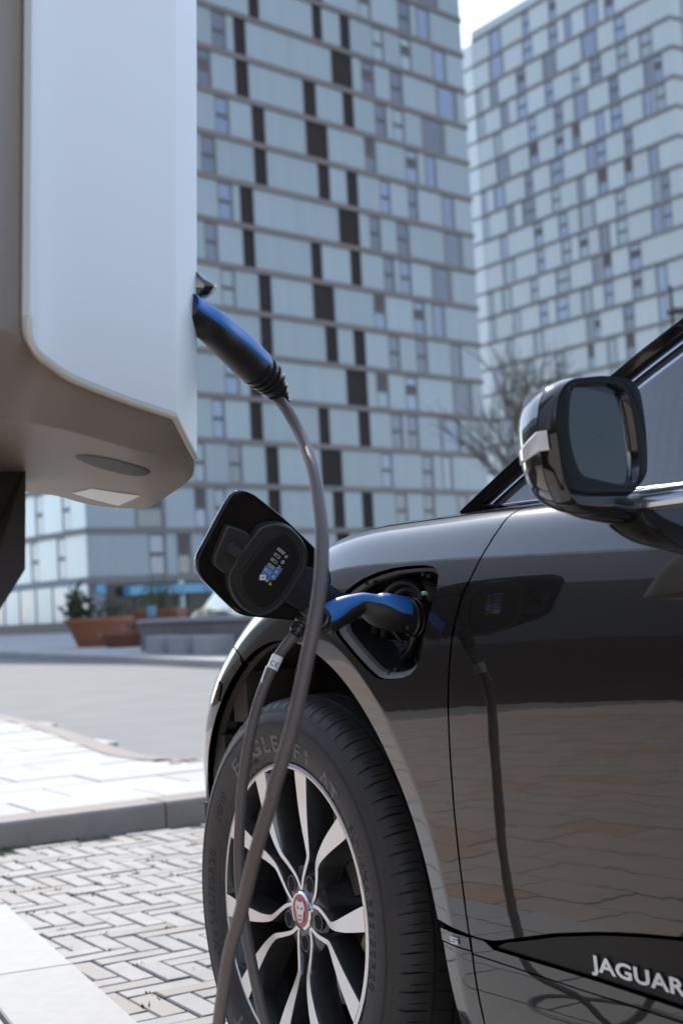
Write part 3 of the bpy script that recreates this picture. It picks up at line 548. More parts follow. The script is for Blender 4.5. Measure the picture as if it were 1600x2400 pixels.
# ------------------------------------------------------------------ planters, wall, parked car, tree, lamp
def pot(name, label, c, rt, rb, h, mname, rim=.12):
    m = MB(); m.lathe([(0, rb*.6), (0, rb), (h*.2, rb+(rt-rb)*.2), (h-rim, rt*.96), (h-rim, rt*1.03), (h-.02, rt*1.04), (h, rt*1.02), (h, rt*.92), (h-.09, rt*.90), (h-.09, 0)], 40)
    o = m.build(name, mname, sharp=40); o.location = (c[0], c[1], .115); return tag(o, label, 'planter')
def bush(name, label, c, r, h, n, mname, cat='plant', leaf=.09):
    m = MB()
    for q in range(n):
        a = rnd.uniform(0, 6.28); rr = r*math.sqrt(rnd.random()); z = h*rnd.random()**.8*(1-.55*(rr/r)**2); p = Vector((rr*math.cos(a)*(1+.2*math.sin(3*a)), rr*math.sin(a), z))
        d = Vector((rnd.gauss(0, 1), rnd.gauss(0, 1), rnd.gauss(.4, 1))).normalized(); s = d.cross(Vector((rnd.gauss(0, 1), rnd.gauss(0, 1), .3))).normalized(); l = leaf*rnd.uniform(.5, 1.3)
        m.add([p, p+d*l*.5+s*l*.22, p+d*l, p+d*l*.5-s*l*.22], [(0, 1, 2, 3)])
    o = thing(name, label, cat, c); m.build('foliage', mname, o, smooth=False)
    st = MB()
    for q in range(9):
        a = rnd.uniform(0, 6.28); st.tube([(.1*r*math.cos(a), .1*r*math.sin(a), -.05), (.4*r*math.cos(a), .4*r*math.sin(a), h*.5), (.6*r*math.cos(a+.3), .6*r*math.sin(a+.3), h*.85)], [.015, .012, .005], 5)
    st.build('stem', 'bark', o); return o
pot('planter', 'large round terracotta planter, the tallest and leftmost one by the low wall', (-6.96, 40.0), .95, .60, .80, 'terracotta')
pot('planter', 'low wide terracotta bowl standing in front of the tall round planter', (-5.8, 37.4), .70, .52, .40, 'terracotta_dark', .10)
m = MB(); m.bbox((-.75, -.3, 0), (.75, .3, .98), .03); m.box((-.80, -.35, .80), (.80, .35, .95)); o = m.build('planter', 'terracotta_dark', smooth=False); o.location = (-5.55, 42.0, .115); o.rotation_euler = (0, 0, R(-20)); tag(o, 'rectangular terracotta trough planter standing behind the low wall end', 'planter')
pot('planter', 'brown terracotta pot half hidden beside the end of the low wall', (-4.75, 36.4), .36, .28, .75, 'terracotta_dark', .08)
bush('shrub', 'low spreading green plant growing in the tall round planter', (-6.75, 40, .83), .75, .62, 700, 'leaf')
bush('grass_tuft', 'thin upright grasses at the left edge of the tall planter', (-7.55, 39.9, .83), .30, .95, 160, 'leaf_dark', leaf=.3)
bush('shrub', 'taller bushy green plant growing in the rectangular trough', (-5.5, 42, .98), .62, 1.05, 800, 'leaf')
bush('flowers', 'small pale pink flowers in the low terracotta bowl', (-5.65, 37.5, .42), .42, .45, 260, 'flower', 'flowers', .08)
m = MB(); m.lathe([(0, .10), (.32, .12), (.34, .10)], 20); o = m.build('watering_pot', 'awning_blue'); o.location = (-5.02, 36.7, .80); tag(o, 'small blue tin pot standing on the terracotta pot by the wall', 'tin pot')
# low wall with pale coping, parallel to the far kerb
lw = thing('low_wall', 'long low grey garden wall with a pale stone coping behind the road', 'wall', (-4.5, 31.9, .115), math.atan2(FKD.y, FKD.x))
for i in range(12):
    m = MB(); m.box((i*1.6+.006, -.14, 0), (i*1.6+1.594, .14, .62)); m.build('wall_block', 'wall_grey', lw, smooth=False)
    m = MB(); m.bbox((i*1.6+.004, -.2, .62), (i*1.6+1.596, .2, .70), .01); m.build('coping_stone', 'coping', lw, smooth=False)
for i, (s, lab) in enumerate(((2.4, 'square concrete block at the foot of the low wall, nearest the planters'), (3.9, 'square concrete block in the middle of the row before the low wall'), (5.4, 'square concrete block at the foot of the low wall, nearest the car'))):
    m = MB(); m.bbox((0, 0, 0), (1.0, .45, .36), .02); o = m.build('concrete_block', 'coping', smooth=False); p = Vector((-4.5, 31.9, .115))+FKD*s-FKN*.75
    o.location = p; o.rotation_euler = (0, 0, math.atan2(FKD.y, FKD.x)); tag(o, lab, 'concrete block', 'concrete blocks before the low wall')
# parked car behind the wall
pc = thing('parked_car', 'dark blue hatchback parked far off behind the low garden wall', 'car', (-2.5, 36.2, .115), math.atan2(FKD.y, FKD.x))
prof = [(-2.05, .32), (-2.1, .62), (-1.95, .82), (-1.1, .93), (-.45, 1.36), (.2, 1.45), (1.2, 1.40), (1.75, 1.0), (2.0, .92), (2.05, .4), (1.9, .3)]
rings = []
for y, s in ((-.84, .93), (-.78, 1.), (.78, 1.), (.84, .93)):
    rings.append([(x*(.98 if s < 1 else 1), y*(1 if z < .95 else .84), .32+(z-.32)*s) for x, z in prof])
m = MB(); m.loft(rings, True, True, True); m.build('body', 'car_dark', pc, sharp=35)
for sx in (-1.3, 1.3):
    for sy in (-.8, .8):
        m = MB(); m.lathe([(-.1, .12), (-.1, .30), (-.07, .33), (.07, .33), (.1, .30), (.1, .12)], 28, 'y'); o = m.build('wheel', 'rubber', pc); o.location = (sx, sy, .33)
m = MB(); m.add([(-1.08, -.66, .965), (-1.08, .66, .965), (-.50, .60, 1.37), (-.50, -.60, 1.37)], [(0, 1, 2, 3)]); m.build('windshield', 'pane_dark', pc, smooth=False)
for s in (-1, 1):
    m = MB(); m.add([(-.95, s*.735, 1.0), (1.35, s*.735, 1.0), (1.0, s*.70, 1.33), (-.4, s*.70, 1.33)], [(0, 1, 2, 3)]); m.build('side_window', 'shop_dark', pc, smooth=False)
    m = MB(); m.bbox((-2.09, s*.62-.14, .62), (-1.98, s*.62+.14, .76), .02); m.build('headlight', 'lamp_clear', pc, smooth=False)
# bare tree between the towers
def bare_tree(name, label, base, H, seed):
    q = random.Random(seed); tr = MB(); tw = MB()
    def grow(p, d, l, r, lev):
        pts = [p]; 
        for i in range(4):
            d = (d+Vector((q.gauss(0, .09), q.gauss(0, .09), q.gauss(.05, .05)))).normalized(); p = p+d*l/4; pts.append(p)
        (tr if lev < 2 else tw).tube(pts, [r, r*.9, r*.8, r*.72, r*.62], 6 if lev < 2 else 4, False)
        if lev >= 4: return
        for k in range(4 if lev < 4 else 5):
            f = q.uniform(.45, 1) if lev else q.uniform(.7, 1); i = min(4, max(1, int(f*4)))
            a = Vector((q.gauss(0, 1), q.gauss(0, 1), q.gauss(.25, .5))).normalized(); nd = (d*1.0+a*.62).normalized(); grow(pts[i], nd, l*q.uniform(.58, .8), r*.60, lev+1)
    grow(Vector((0, 0, 0)), Vector((.0, 0, 1)), H*.34, H*.0065, 0)
    o = thing(name, label, 'tree', base); tr.build('trunk', 'bark', o); tw.build('crown', 'bark', o); return o
bare_tree('bare_tree', 'bare leafless tree standing before the towers, left of the car mirror', (10.0, 68, .0), 20.5, 5)
bare_tree('bare_tree', 'smaller bare leafless tree low behind the windscreen pillar', (11.9, 76, .0), 15.5, 11)
sl_ = thing('street_lamp', 'dark street lamp with a flat head above the car roof line', 'street lamp', (14.35, 59.3, 0))
m = MB(); m.tube([(0, 0, 0), (0, 0, 6), (0, 0, 13.6)], [.12, .10, .07], 14); m.build('pole', 'lamp_metal', sl_)
m = MB(); m.tube([(0, 0, 12.5), (.4, 0, 12.62), (.9, 0, 12.62)], .05, 10); m.build('arm', 'lamp_metal', sl_)
m = MB(); m.bbox((-.15, -.3, 12.42), (1.25, .3, 12.62), .06); m.build('lamp_head', 'lamp_metal', sl_, smooth=False)
# ---- car side surface: S(x,t) -> local (x,y,z); rows t=0..11
XS=np.array([-.83,-.79,-.70,-.58,-.45,-.30,-.10,.10,.35,.60,.90,1.30,1.80,2.40,2.99,3.40,3.68,3.84])
WD=np.array([.34,.50,.67,.795,.872,.908,.931,.944,.949,.950,.951,.953,.955,.956,.952,.92,.84,.72])
CR=np.array([.62,.64,.68,.73,.795,.875,.968,1.030,1.045,1.045,1.043,1.045,1.055,1.07,1.09,1.09,1.06,1.03])
DZ=np.array([-.06,-.06,-.06,-.06,-.06,-.06,-.06,-.06,-.055,-.03,.0,.01,.015,.02,.02,.02,.0,.0])
ROW=[(.055,.21),(.018,.33),(.006,.44),(.003,.56),(.0005,.67),(.0,.775),(.007,.87),(.024,.955),(.055,1.026),(.125,1.048),(.48,1.064),(1.0,1.075)]
SHIFT=[0,0,0,.2,.5,1,.8,.35,0,0,0,0]
def natspline(x,y):
    n=len(x); h=np.diff(x); A=np.zeros((n,n)); r=np.zeros(n); A[0,0]=A[-1,-1]=1
    for i in range(1,n-1):
        A[i,i-1]=h[i-1]; A[i,i]=2*(h[i-1]+h[i]); A[i,i+1]=h[i]; r[i]=3*((y[i+1]-y[i])/h[i]-(y[i]-y[i-1])/h[i-1])
    c=np.linalg.solve(A,r); b=np.diff(y)/h-h*(2*c[:-1]+c[1:])/3; d=np.diff(c)/(3*h)
    def f(q):
        q=np.asarray(q,float); i=np.clip(np.searchsorted(x,q)-1,0,n-2); t=q-x[i]
        return y[i]+b[i]*t+c[i]*t*t+d[i]*t**3
    return f
fW,fC,fD=natspline(XS,WD),natspline(XS,CR),natspline(XS,DZ)
def rows(x):
    w,c,dz=fW(x),fC(x),fD(x); Y=[];Z=[]
    for k,(d,z) in enumerate(ROW):
        zz=z+dz*SHIFT[k]
        if k>=9: zz=c+(z-1.048)
        s=np.clip((z-.45)/(1.046-.45),0,1)
        if k<9: zz=zz+(c-1.046)*s**1.5
        yy=-(w-d) if k<9 else -np.maximum(w-(.125 if k==9 else 0),.02)*(1 if k==9 else (1-d))
        Y.append(yy);Z.append(zz)
    return np.array(Y),np.array(Z)
def S0(x,t):
    x=np.atleast_1d(np.asarray(x,float)); t=np.clip(np.atleast_1d(np.asarray(t,float)),0,11)
    Y,Z=rows(x); i=np.clip(np.floor(t).astype(int),0,10); f=t-i
    P=lambda A,k:np.where(k<0,2*A[0]-A[1],np.where(k>11,2*A[11]-A[10],A[np.clip(k,0,11),np.arange(len(x))]))
    b=[(1-f)**3/6,(3*f**3-6*f*f+4)/6,(-3*f**3+3*f*f+3*f+1)/6,f**3/6]
    y=sum(b[j]*P(Y,i+j-1) for j in range(4)); z=sum(b[j]*P(Z,i+j-1) for j in range(4))
    return x,y,z
RA,RB=.483,.527
def S(x,t):
    x,y,z=S0(x,t)
    for cx in (0.,2.99):
        r=np.hypot(x-cx,z-.365); q=(RB-r)/(RB-RA); 
        g=.5*(q+np.sqrt(q*q+.012)); g=np.clip(g-.027*np.exp(-np.abs(q)*3),0,None)
        on=(np.asarray(t)<7.5)
        y=y+np.where(on,.0065*np.clip(g,0,1.3),0)
    return np.stack([x,y,z],1)
def tz(x,z):
    x=np.atleast_1d(np.asarray(x,float)); z=np.atleast_1d(np.asarray(z,float)); lo=np.zeros(len(x)); hi=np.full(len(x),9.)
    for _ in range(40):
        m=(lo+hi)/2; s=S0(x,m)[2]<z; lo=np.where(s,m,lo); hi=np.where(s,hi,m)
    return (lo+hi)/2
def N(x,t,e=2e-4):
    a=S(x+e,t)-S(x-e,t); b=S(x,t+e*8)-S(x,t-e*8); n=np.cross(a,b); n/=np.linalg.norm(n,axis=1)[:,None]+1e-12
    return n*np.where(n[:,1:2]>0.3,-1,1)
# ------------------------------------------------------------------ the car
CAR = thing('car', 'glossy black electric car on the brick bay with its charging flap open', 'car', (.66588, 3.03741, 0), R(-59))
def poly_in(P, q):
    P = np.array(P); x, y = q[:, 0], q[:, 1]; c = np.zeros(len(q), bool); n = len(P)
    for i in range(n):
        a, b = P[i], P[(i+1) % n]; m = ((a[1] > y) != (b[1] > y)); 
        with np.errstate(divide='ignore', invalid='ignore'): c ^= m & (x < (b[0]-a[0])*(y-a[1])/(b[1]-a[1])+a[0])
    return c
TS = .1
def xz(pts): p = np.array(pts, float); return list(zip(p[:, 0], tz(p[:, 0], p[:, 1])))
def dens(pts, step=.009):
    out = []
    for (a, b) in zip(pts, pts[1:]+pts[:1]):
        a = np.array(a); b = np.array(b); n = max(1, int(math.ceil(math.hypot(b[0]-a[0], (b[1]-a[1])*TS)/step)))
        for k in range(n): out.append(a+(b-a)*k/n)
    return np.array(out)
def panel(name, outline, mname, parent, holes=(), step=.0125, depth=.014, sides=(1,), crease=(), off=0., label=None):
    loops = [dens(outline)]+[dens(h) for h in holes]
    V = [tuple(p) for l in loops for p in l]; E = []; o = 0
    for l in loops: E += [(o+i, o+(i+1) % len(l)) for i in range(len(l))]; o += len(l)
    B = np.array(V); x0, t0 = B.min(0); x1, t1 = B.max(0)
    gx, gt = np.meshgrid(np.arange(x0+step*.4, x1, step), np.arange(t0+step*.4/TS, t1, step/TS)); G = np.stack([gx.ravel(), gt.ravel()], 1)
    for cx, rr in crease:
        an = np.arange(0, 2*math.pi, .014); zx = cx+rr*np.cos(an); zz = .365+rr*np.sin(an); k = (zz > .25) & (zx > x0) & (zx < x1); G = np.vstack([G, np.stack([zx[k], tz(zx[k], zz[k])], 1)])
    keep = poly_in(loops[0], G)
    for h in loops[1:]: keep &= ~poly_in(h, G)
    G = G[keep]; sc = np.array([1, TS])
    d = np.min(np.linalg.norm((G[:, None, :]-B[None])*sc, axis=2), axis=1) if len(G) else np.zeros(0); G = G[d > step*.22]
    A = np.vstack([B, G]) if len(G) else B
    r = geometry.delaunay_2d_cdt([Vector((p[0], p[1]*TS)) for p in A], E, [], 0, 1e-6)
    vv = np.array([(v[0], v[1]/TS) for v in r[0]]); F = np.array([f for f in r[2] if len(f) == 3])
    cen = vv[F].mean(1); k = poly_in(loops[0], cen)
    for h in loops[1:]: k &= ~poly_in(h, cen)
    F = F[k]; P = S(vv[:, 0], vv[:, 1]); nn = N(vv[:, 0], vv[:, 1])
    P = P+nn*off
    fl = np.sum(np.cross(P[F[:, 1]]-P[F[:, 0]], P[F[:, 2]]-P[F[:, 0]])*nn[F[:, 0]]) < 0
    if fl: F = F[:, ::-1]
    verts, norms, faces = list(P), list(nn), [tuple(f) for f in F]
    for li, l in enumerate(loops):      # folded edge
        area = .5*np.sum(l[:, 0]*np.roll(l[:, 1], -1)-np.roll(l[:, 0], -1)*l[:, 1]); sg = 1 if area > 0 else -1
        if li: sg = -sg
        tg = (np.roll(l, -1, 0)-np.roll(l, 1, 0))*sc; o2 = np.stack([tg[:, 1], -tg[:, 0]], 1)*sg; o2 /= np.linalg.norm(o2, axis=1)[:, None]+1e-12
        p = S(l[:, 0], l[:, 1]); n = N(l[:, 0], l[:, 1]); p = p+n*off; q = S(l[:, 0]+o2[:, 0]*.001, l[:, 1]+o2[:, 1]*.001/TS)+n*off-p
        q -= n*np.sum(q*n, 1)[:, None]; q /= np.linalg.norm(q, axis=1)[:, None]+1e-12
        rg = [(p, n), (p+q*.0009-n*.0009, (n+q)/1.4142), (p+q*.0013-n*.003, q), (p+q*.0013-n*depth, q)]
        b = len(verts); m = len(l)
        for a, c in rg: verts += list(a); norms += list(c)
        for j in range(3):
            for i in range(m):
                w = (b+j*m+i, b+j*m+(i+1) % m, b+(j+1)*m+(i+1) % m, b+(j+1)*m+i); faces.append(w if sg*(1 if not li else -1)*(1 if li == 0 else -1) > 0 else w[::-1])
    res = []
    for s in sides:
        v = [(a[0], a[1]*s, a[2]) for a in verts]; nr = [(a[0], a[1]*s, a[2]) for a in norms]; f = faces if s > 0 else [q[::-1] for q in faces]
        ob = obj(name, v, f, mname, parent, normals=nr)
        if label and s > 0: ob['label'] = label
        res.append(ob)
    return res
CRS = tuple((0., q) for q in (.4875, .4935, .500, .507, .513, .5175, .521, .524, .5265, .529, .5315, .5345, .538, .543, .550, .558, .568, .580))
def arc(a0, a1, n, r=.483, cx=0.): return [(cx+r*math.cos(R(a0+(a1-a0)*i/n)), .365+r*math.sin(R(a0+(a1-a0)*i/n))) for i in range(n+1)]
SHUT = [(.640, 1.018), (.637, 1.003), (.627, .983), (.603, .944), (.580, .908), (.565, .859), (.5585, .81), (.5555, .755), (.555, .676), (.555, .602), (.558, .536), (.562, .482), (.565, .427)]
GAP = .0022
seam = [(-.196, .812), (-.217, .822), (-.242, .830), (-.285, .836)]
both = (1, -1)
port_xt = xz(PORT)
TOPT = 8.45
fend = xz(arc(8.2, 113.5, 60))+xz(seam)+[(-.315, 7.9), (-.33, TOPT)]+[(x, TOPT) for x in np.linspace(-.25, .645, 12)]+xz([(x-GAP, z) for x, z in SHUT])
panel('front_wing', fend, 'black_paint', CAR, holes=[port_xt], crease=CRS)
panel('front_wing', fend, 'black_paint', CAR, sides=(-1,), step=.03)
SILL = [(.571, .4265), (.60, .4265), (.622, .428), (.645, .433), (.672, .440), (.72, .452), (.763, .4625), (.85, .4790), (.93, .4905), (1.003, .4985), (1.2, .511), (1.45, .505), (1.65, .48), (1.80, .44)]
door = xz([(x+GAP, z) for x, z in SHUT])+xz(SILL)+[(1.80, 6.), (1.80, TOPT)]+[(x, TOPT) for x in np.linspace(1.7, .650, 10)]
panel('front_door', door, 'black_paint', CAR, crease=()); panel('front_door', door, 'black_paint', CAR, sides=(-1,), step=.03)
rdoor = xz([(1.806, .44), (2.0, .44), (2.3, .44), (2.45, .45)])+xz([(2.50, .56), (2.55, .66)])+[(2.62, 6.2), (2.62, TOPT)]+[(x, TOPT) for x in np.linspace(2.5, 1.806, 8)]
panel('rear_door', rdoor, 'black_paint', CAR, sides=both, step=.03)
quarter = xz(arc(8., 150, 40, cx=2.99))[:]+xz([(2.56, .665)])+[(2.628, 6.2), (2.628, TOPT)]+[(x, TOPT) for x in np.linspace(2.7, 3.8, 10)]+xz([(3.80, .9), (3.80, .6), (3.78, .45)])
panel('rear_wing', quarter, 'black_paint', CAR, sides=both, step=.03, crease=((2.99, .515), (2.99, .529)))
rb = xz(arc(-10, 7.4, 8, cx=2.99))+xz([(3.78, .444), (3.80, .40), (3.78, .27)])
panel('rear_bumper', rb, 'satin_black', CAR, sides=both, step=.03)
bump = xz(arc(115, 189, 36))+xz([(-.50, .275), (-.60, .262), (-.80, .26)])+xz([(-.80, .40)])+[(-.80, 6.5), (-.80, 7.6), (-.6, 7.75), (-.45, 7.82), (-.34, 7.86)]+xz([(-.289, .834), (-.244, .827), (-.219, .8195)])
panel('front_bumper', bump, 'black_paint', CAR, sides=both, crease=CRS, step=.02)
hood = [(-.80, 7.75), (-.80, 9.0), (-.80, 11), (.0, 11), (.20, 11), (.30, 9.6), (.42, 9.0), (.42, TOPT+.08)]+[(x, TOPT+.08) for x in np.linspace(.36, -.33, 14)]+[(-.335, 7.98), (-.6, 7.85)]
panel('bonnet', hood, 'black_paint', CAR, sides=both, step=.03)
ledge = [(.425, TOPT+.06)]+[(x, TOPT+.06) for x in np.linspace(.5, 3.4, 24)]+[(3.4, 9.25)]+[(x, 9.25) for x in np.linspace(3.3, .425, 20)]
panel('belt_ledge', ledge, 'black_paint', CAR, sides=both, step=.03)
# sill: badge plate, trim with lettering, bright-edged band, lower sill
panel('wing_plate', xz([(.4855, .4045), (.5645, .4045), (.5645, .4225), (.4855, .4225)]), 'gloss_black', CAR, sides=both, off=.001)
panel('wing_lower', xz([(.489, .225), (.545, .225), (.5585, .30), (.5645, .4015), (.4865, .4015), (.4875, .31)]), 'black_paint', CAR, sides=both)
trim = xz([(.618, .4165), (.70, .4165), (.84, .4165), (1.0, .413), (1.4, .413), (1.79, .413)])+xz([(1.79, .434), (1.65, .473), (1.45, .498), (1.2, .5045), (1.003, .492), (.93, .484), (.85, .4725), (.763, .456), (.672, .4335), (.645, .4275)])
panel('door_trim', trim, 'trim_black', CAR, sides=both, off=-.006)
panel('sill_band', xz([(.569, .4005), (.8, .3975), (1.3, .395), (1.79, .395), (1.79, .4095), (1.0, .4105), (.84, .414), (.62, .4145), (.60, .4235), (.569, .4235)]), 'black_paint', CAR, sides=both)
panel('sill', xz([(.552, .225), (2.5, .225), (2.5, .38), (1.79, .3925), (1.0, .3935), (.569, .398), (.564, .31)]), 'black_paint', CAR, sides=both, step=.025)
panel('side_marker', xz([(-.352, .732), (-.330, .727), (-.318, .760), (-.338, .766)]), 'lamp_red', CAR, sides=both, off=.002, depth=.006)
# dark skin added behind the gaps to block light and keep them black
ib = MB(); xs = np.arange(-.78, 3.76, .045); ts = np.linspace(.3, 8.5, 40); gxx, gtt = np.meshgrid(xs, ts, indexing='ij')
pp = S0(gxx.ravel(), gtt.ravel()); pp = np.stack(pp, 1); nn_ = N(gxx.ravel(), gtt.ravel()); pp = pp-nn_*.024
for s in (1, -1):
    fs = []
    for i in range(len(xs)-1):
        for j in range(len(ts)-1):
            k = [i*40+j, i*40+j+1, (i+1)*40+j+1, (i+1)*40+j]; c = pp[k].mean(0)
            if min(math.hypot(c[0], c[2]-.365), math.hypot(c[0]-2.99, c[2]-.365)) < .52: continue
            if s > 0 and .17 < c[0] < .57 and .74 < c[2] < .99: continue
            fs.append(tuple(k))
    ib.add([(a[0], a[1]*s, a[2]) for a in pp], fs)
ib.build('gap_light_block', 'dark', CAR)
fb = MB(); fb.box((-.80, -.70, .24), (-.45, .70, .60)); fb.box((.55, -.88, .19), (2.45, .88, .26)); fb.box((-.45, -.50, .20), (.55, .50, .98)); fb.box((2.45, -.6, .20), (3.7, .6, .9)); fb.build('underbody', 'dark', CAR, smooth=False)
nose = MB(); ny = np.linspace(-1, 1, 25); nose.loft([[(-.80-.06*(1-q*q), q*.60, z) for q in ny] for z in (.24, .34, .45, .58, .66)], False); nose.build('grille', 'satin_black', CAR)
tail = MB(); tail.loft([[(3.80+.06*(1-q*q), q*.78, z) for q in ny] for z in (.3, .5, .7, .9, 1.05, 1.1)], False); tail.build('tailgate', 'black_paint', CAR)
# wheel housings
for cx, s in ((0, -1), (0, 1), (2.99, -1), (2.99, 1)):
    m = MB(); rings = []
    for y, r in ((.925, .4815), (.90, .479), (.895, .494), (.80, .505), (.60, .505), (.56, .48), (.56, .05)):
        yy = y
        rings.append([(cx+r*math.cos(a), s*(yy if y < .9 else yy), .365+r*math.sin(a)) for a in np.linspace(R(-12), R(192), 60)])
    if cx == 0:     # edge follows the wing, slightly inside it
        for q in (0, 1):
            for i, a in enumerate(np.linspace(R(-12), R(192), 60)):
                x = .4835*math.cos(a); z = .365+.4835*math.sin(a); y = S(np.array([x]), tz(np.array([x]), np.array([z])))[0][1]; rings[q][i] = (x*(1 if q == 0 else .993), -s*(y+.010+.02*q)*1.0, .365+(z-.365)*(1 if q == 0 else .993))
        for q in range(2, 5):
            for i, a in enumerate(np.linspace(R(-12), R(192), 60)): p = rings[q][i]; lim = abs(rings[1][i][1])-.012*(q-1); rings[q][i] = (p[0], math.copysign(min(abs(p[1]), lim), p[1]), p[2])
    m.loft(rings, False)
    for a, b, c in ((60, .47, .03), (128, .47, .05), (150, .46, .06), (168, .46, .05)):
        an = R(a); m.box((cx+b*math.cos(an)-.03, s*.70 if s > 0 else -.86, .365+b*math.sin(an)-c), (cx+b*math.cos(an)+.03, s*.86 if s > 0 else -.70, .365+b*math.sin(an)+c))
    for a in (20, 75, 140, 160):
        an = R(a); r = .492; p = Vector((cx+r*math.cos(an), s*.84, .365+r*math.sin(an))); m.tube([p, p-Vector((math.cos(an), 0, math.sin(an)))*.012], .011, 10)
    m.build('wheel_housing', 'liner', CAR, sharp=40)
# ---- wheel
def tyre_mesh():
    half = [(0, .3815), (.018, .3814), (.0185, .374), (.0245, .374), (.025, .3812), (.045, .3808), (.058, .3802), (.0585, .3735), (.066, .3735), (.0665, .3796), (.082, .3778), (.094, .3752), (.104, .3705), (.111, .3645), (.116, .3585), (.1165, .355), (.120, .3495), (.1245, .338), (.1272, .324), (.1278, .310), (.1265, .295), (.1225, .281), (.1165, .2725), (.1155, .2705), (.112, .266), (.104, .2635), (.06, .255)]
    prof = [(-y, r) for y, r in half[::-1]]+half[1:]
    NP = 76; cols = []; fr = [0, .30, .326, .40, .43, .72, .74, .775, .80]
    A = []
    for p in range(NP):
        for f in fr: A.append((p+f, f))
    m = MB(); rings = []
    for (pa, f) in A:
        ring = []
        for y, r in prof:
            ay = abs(y); sh = 0.; rr = r
            if r > .352 and ay < .118: sh = (ay-.03)*2.2*(1 if y > 0 else 1)+.35*math.sin(ay*22)
            if ay > .0665 and ay < .1135 and .325 < f < .401: rr = r-.0065 if ay < .108 else r-.003
            if .07 < ay < .10 and .739 < f < .776: rr = r-.003
            if .026 < ay < .058 and .339 < f < .401: rr = r-.004
            an = 2*math.pi*(pa+sh)/NP; ring.append((rr*math.cos(an), y, max(rr*math.sin(an), -.3645)))
        rings.append(ring)
    n = len(prof); v = [q for r_ in rings for q in r_]; f = []; nr = len(rings)
    for j in range(nr):
        for i in range(n-1): k = (j+1) % nr; f.append((j*n+i, j*n+i+1, k*n+i+1, k*n+i))
    m.add(v, f); return m.mesh('tyre', 'rubber', sharp=38)
def side_text(mb, body, a_start, r0, size, gap=1.0, ext=.0006, bold=0., xs=1.):
    v, f = text_mesh(body, size, ext, 2, gap, bold)
    out = []
    for p in v:
        a = R(a_start)-p[0]*xs/(r0+size*.35); r = r0+p[1]
        # sidewall bulge at that radius
        yy = np.interp(r, [.262, .2725, .281, .295, .310, .324, .338, .3495], [-.112, -.1165, -.1225, -.1265, -.1278, -.1272, -.1245, -.120])
        out.append((r*math.cos(a), yy-.0006+(-.0006 if p[2] > 0 else .0006), r*math.sin(a)))
    mb.add(out, [q[::-1] for q in f])
TY = tyre_mesh()
tx = MB(); [side_text(tx, 'EAGLE', a, .2835, .040, 1.15, bold=.0009, xs=1.55) for a in (128, -52)]; [side_text(tx, 'F1', a, .2815, .039, 1.2, bold=.0007, xs=1.55) for a in (80, -100)]; [side_text(tx, 'AT', a, .2815, .036, 1.05, bold=.0009, xs=1.4) for a in (60.5, -119.5)]
tx2 = MB()
for a in (37, 217):
    side_text(tx2, 'SUV\u00b74X4', a, .286, .026, 1.2); side_text(tx2, '255/50R20', a-24, .286, .027, 1.25); side_text(tx2, '109W', a-64, .286, .024, 1.1)
for a, w in ((118, 'M+S 1101'), (86, 'XL'), (-20, 'TUBELESS RADIAL'), (-60, 'TREAD 2 POLYESTER 2 STEEL')): side_text(tx2, w, a, .2755, .0085, 1.2)
TXT, TXT2 = tx.mesh('tyre_lettering', 'tyre_text', smooth=False), tx2.mesh('tyre_lettering', 'rubber', smooth=False)
sd_ = MB()   # moulded rings on the sidewall
for r in (.2745, .3325, .336): sd_.lathe([(np.interp(r-.001, [.2725, .31, .338], [-.1165, -.1278, -.1245])+.001, r-.0012), (np.interp(r, [.2725, .31, .338], [-.1165, -.1278, -.1245])-.0012, r), (np.interp(r, [.2725, .31, .338], [-.1165, -.1278, -.1245])+.001, r+.0012)], 96, 'y')
RING = sd_.mesh('tyre_rib', 'rubber')
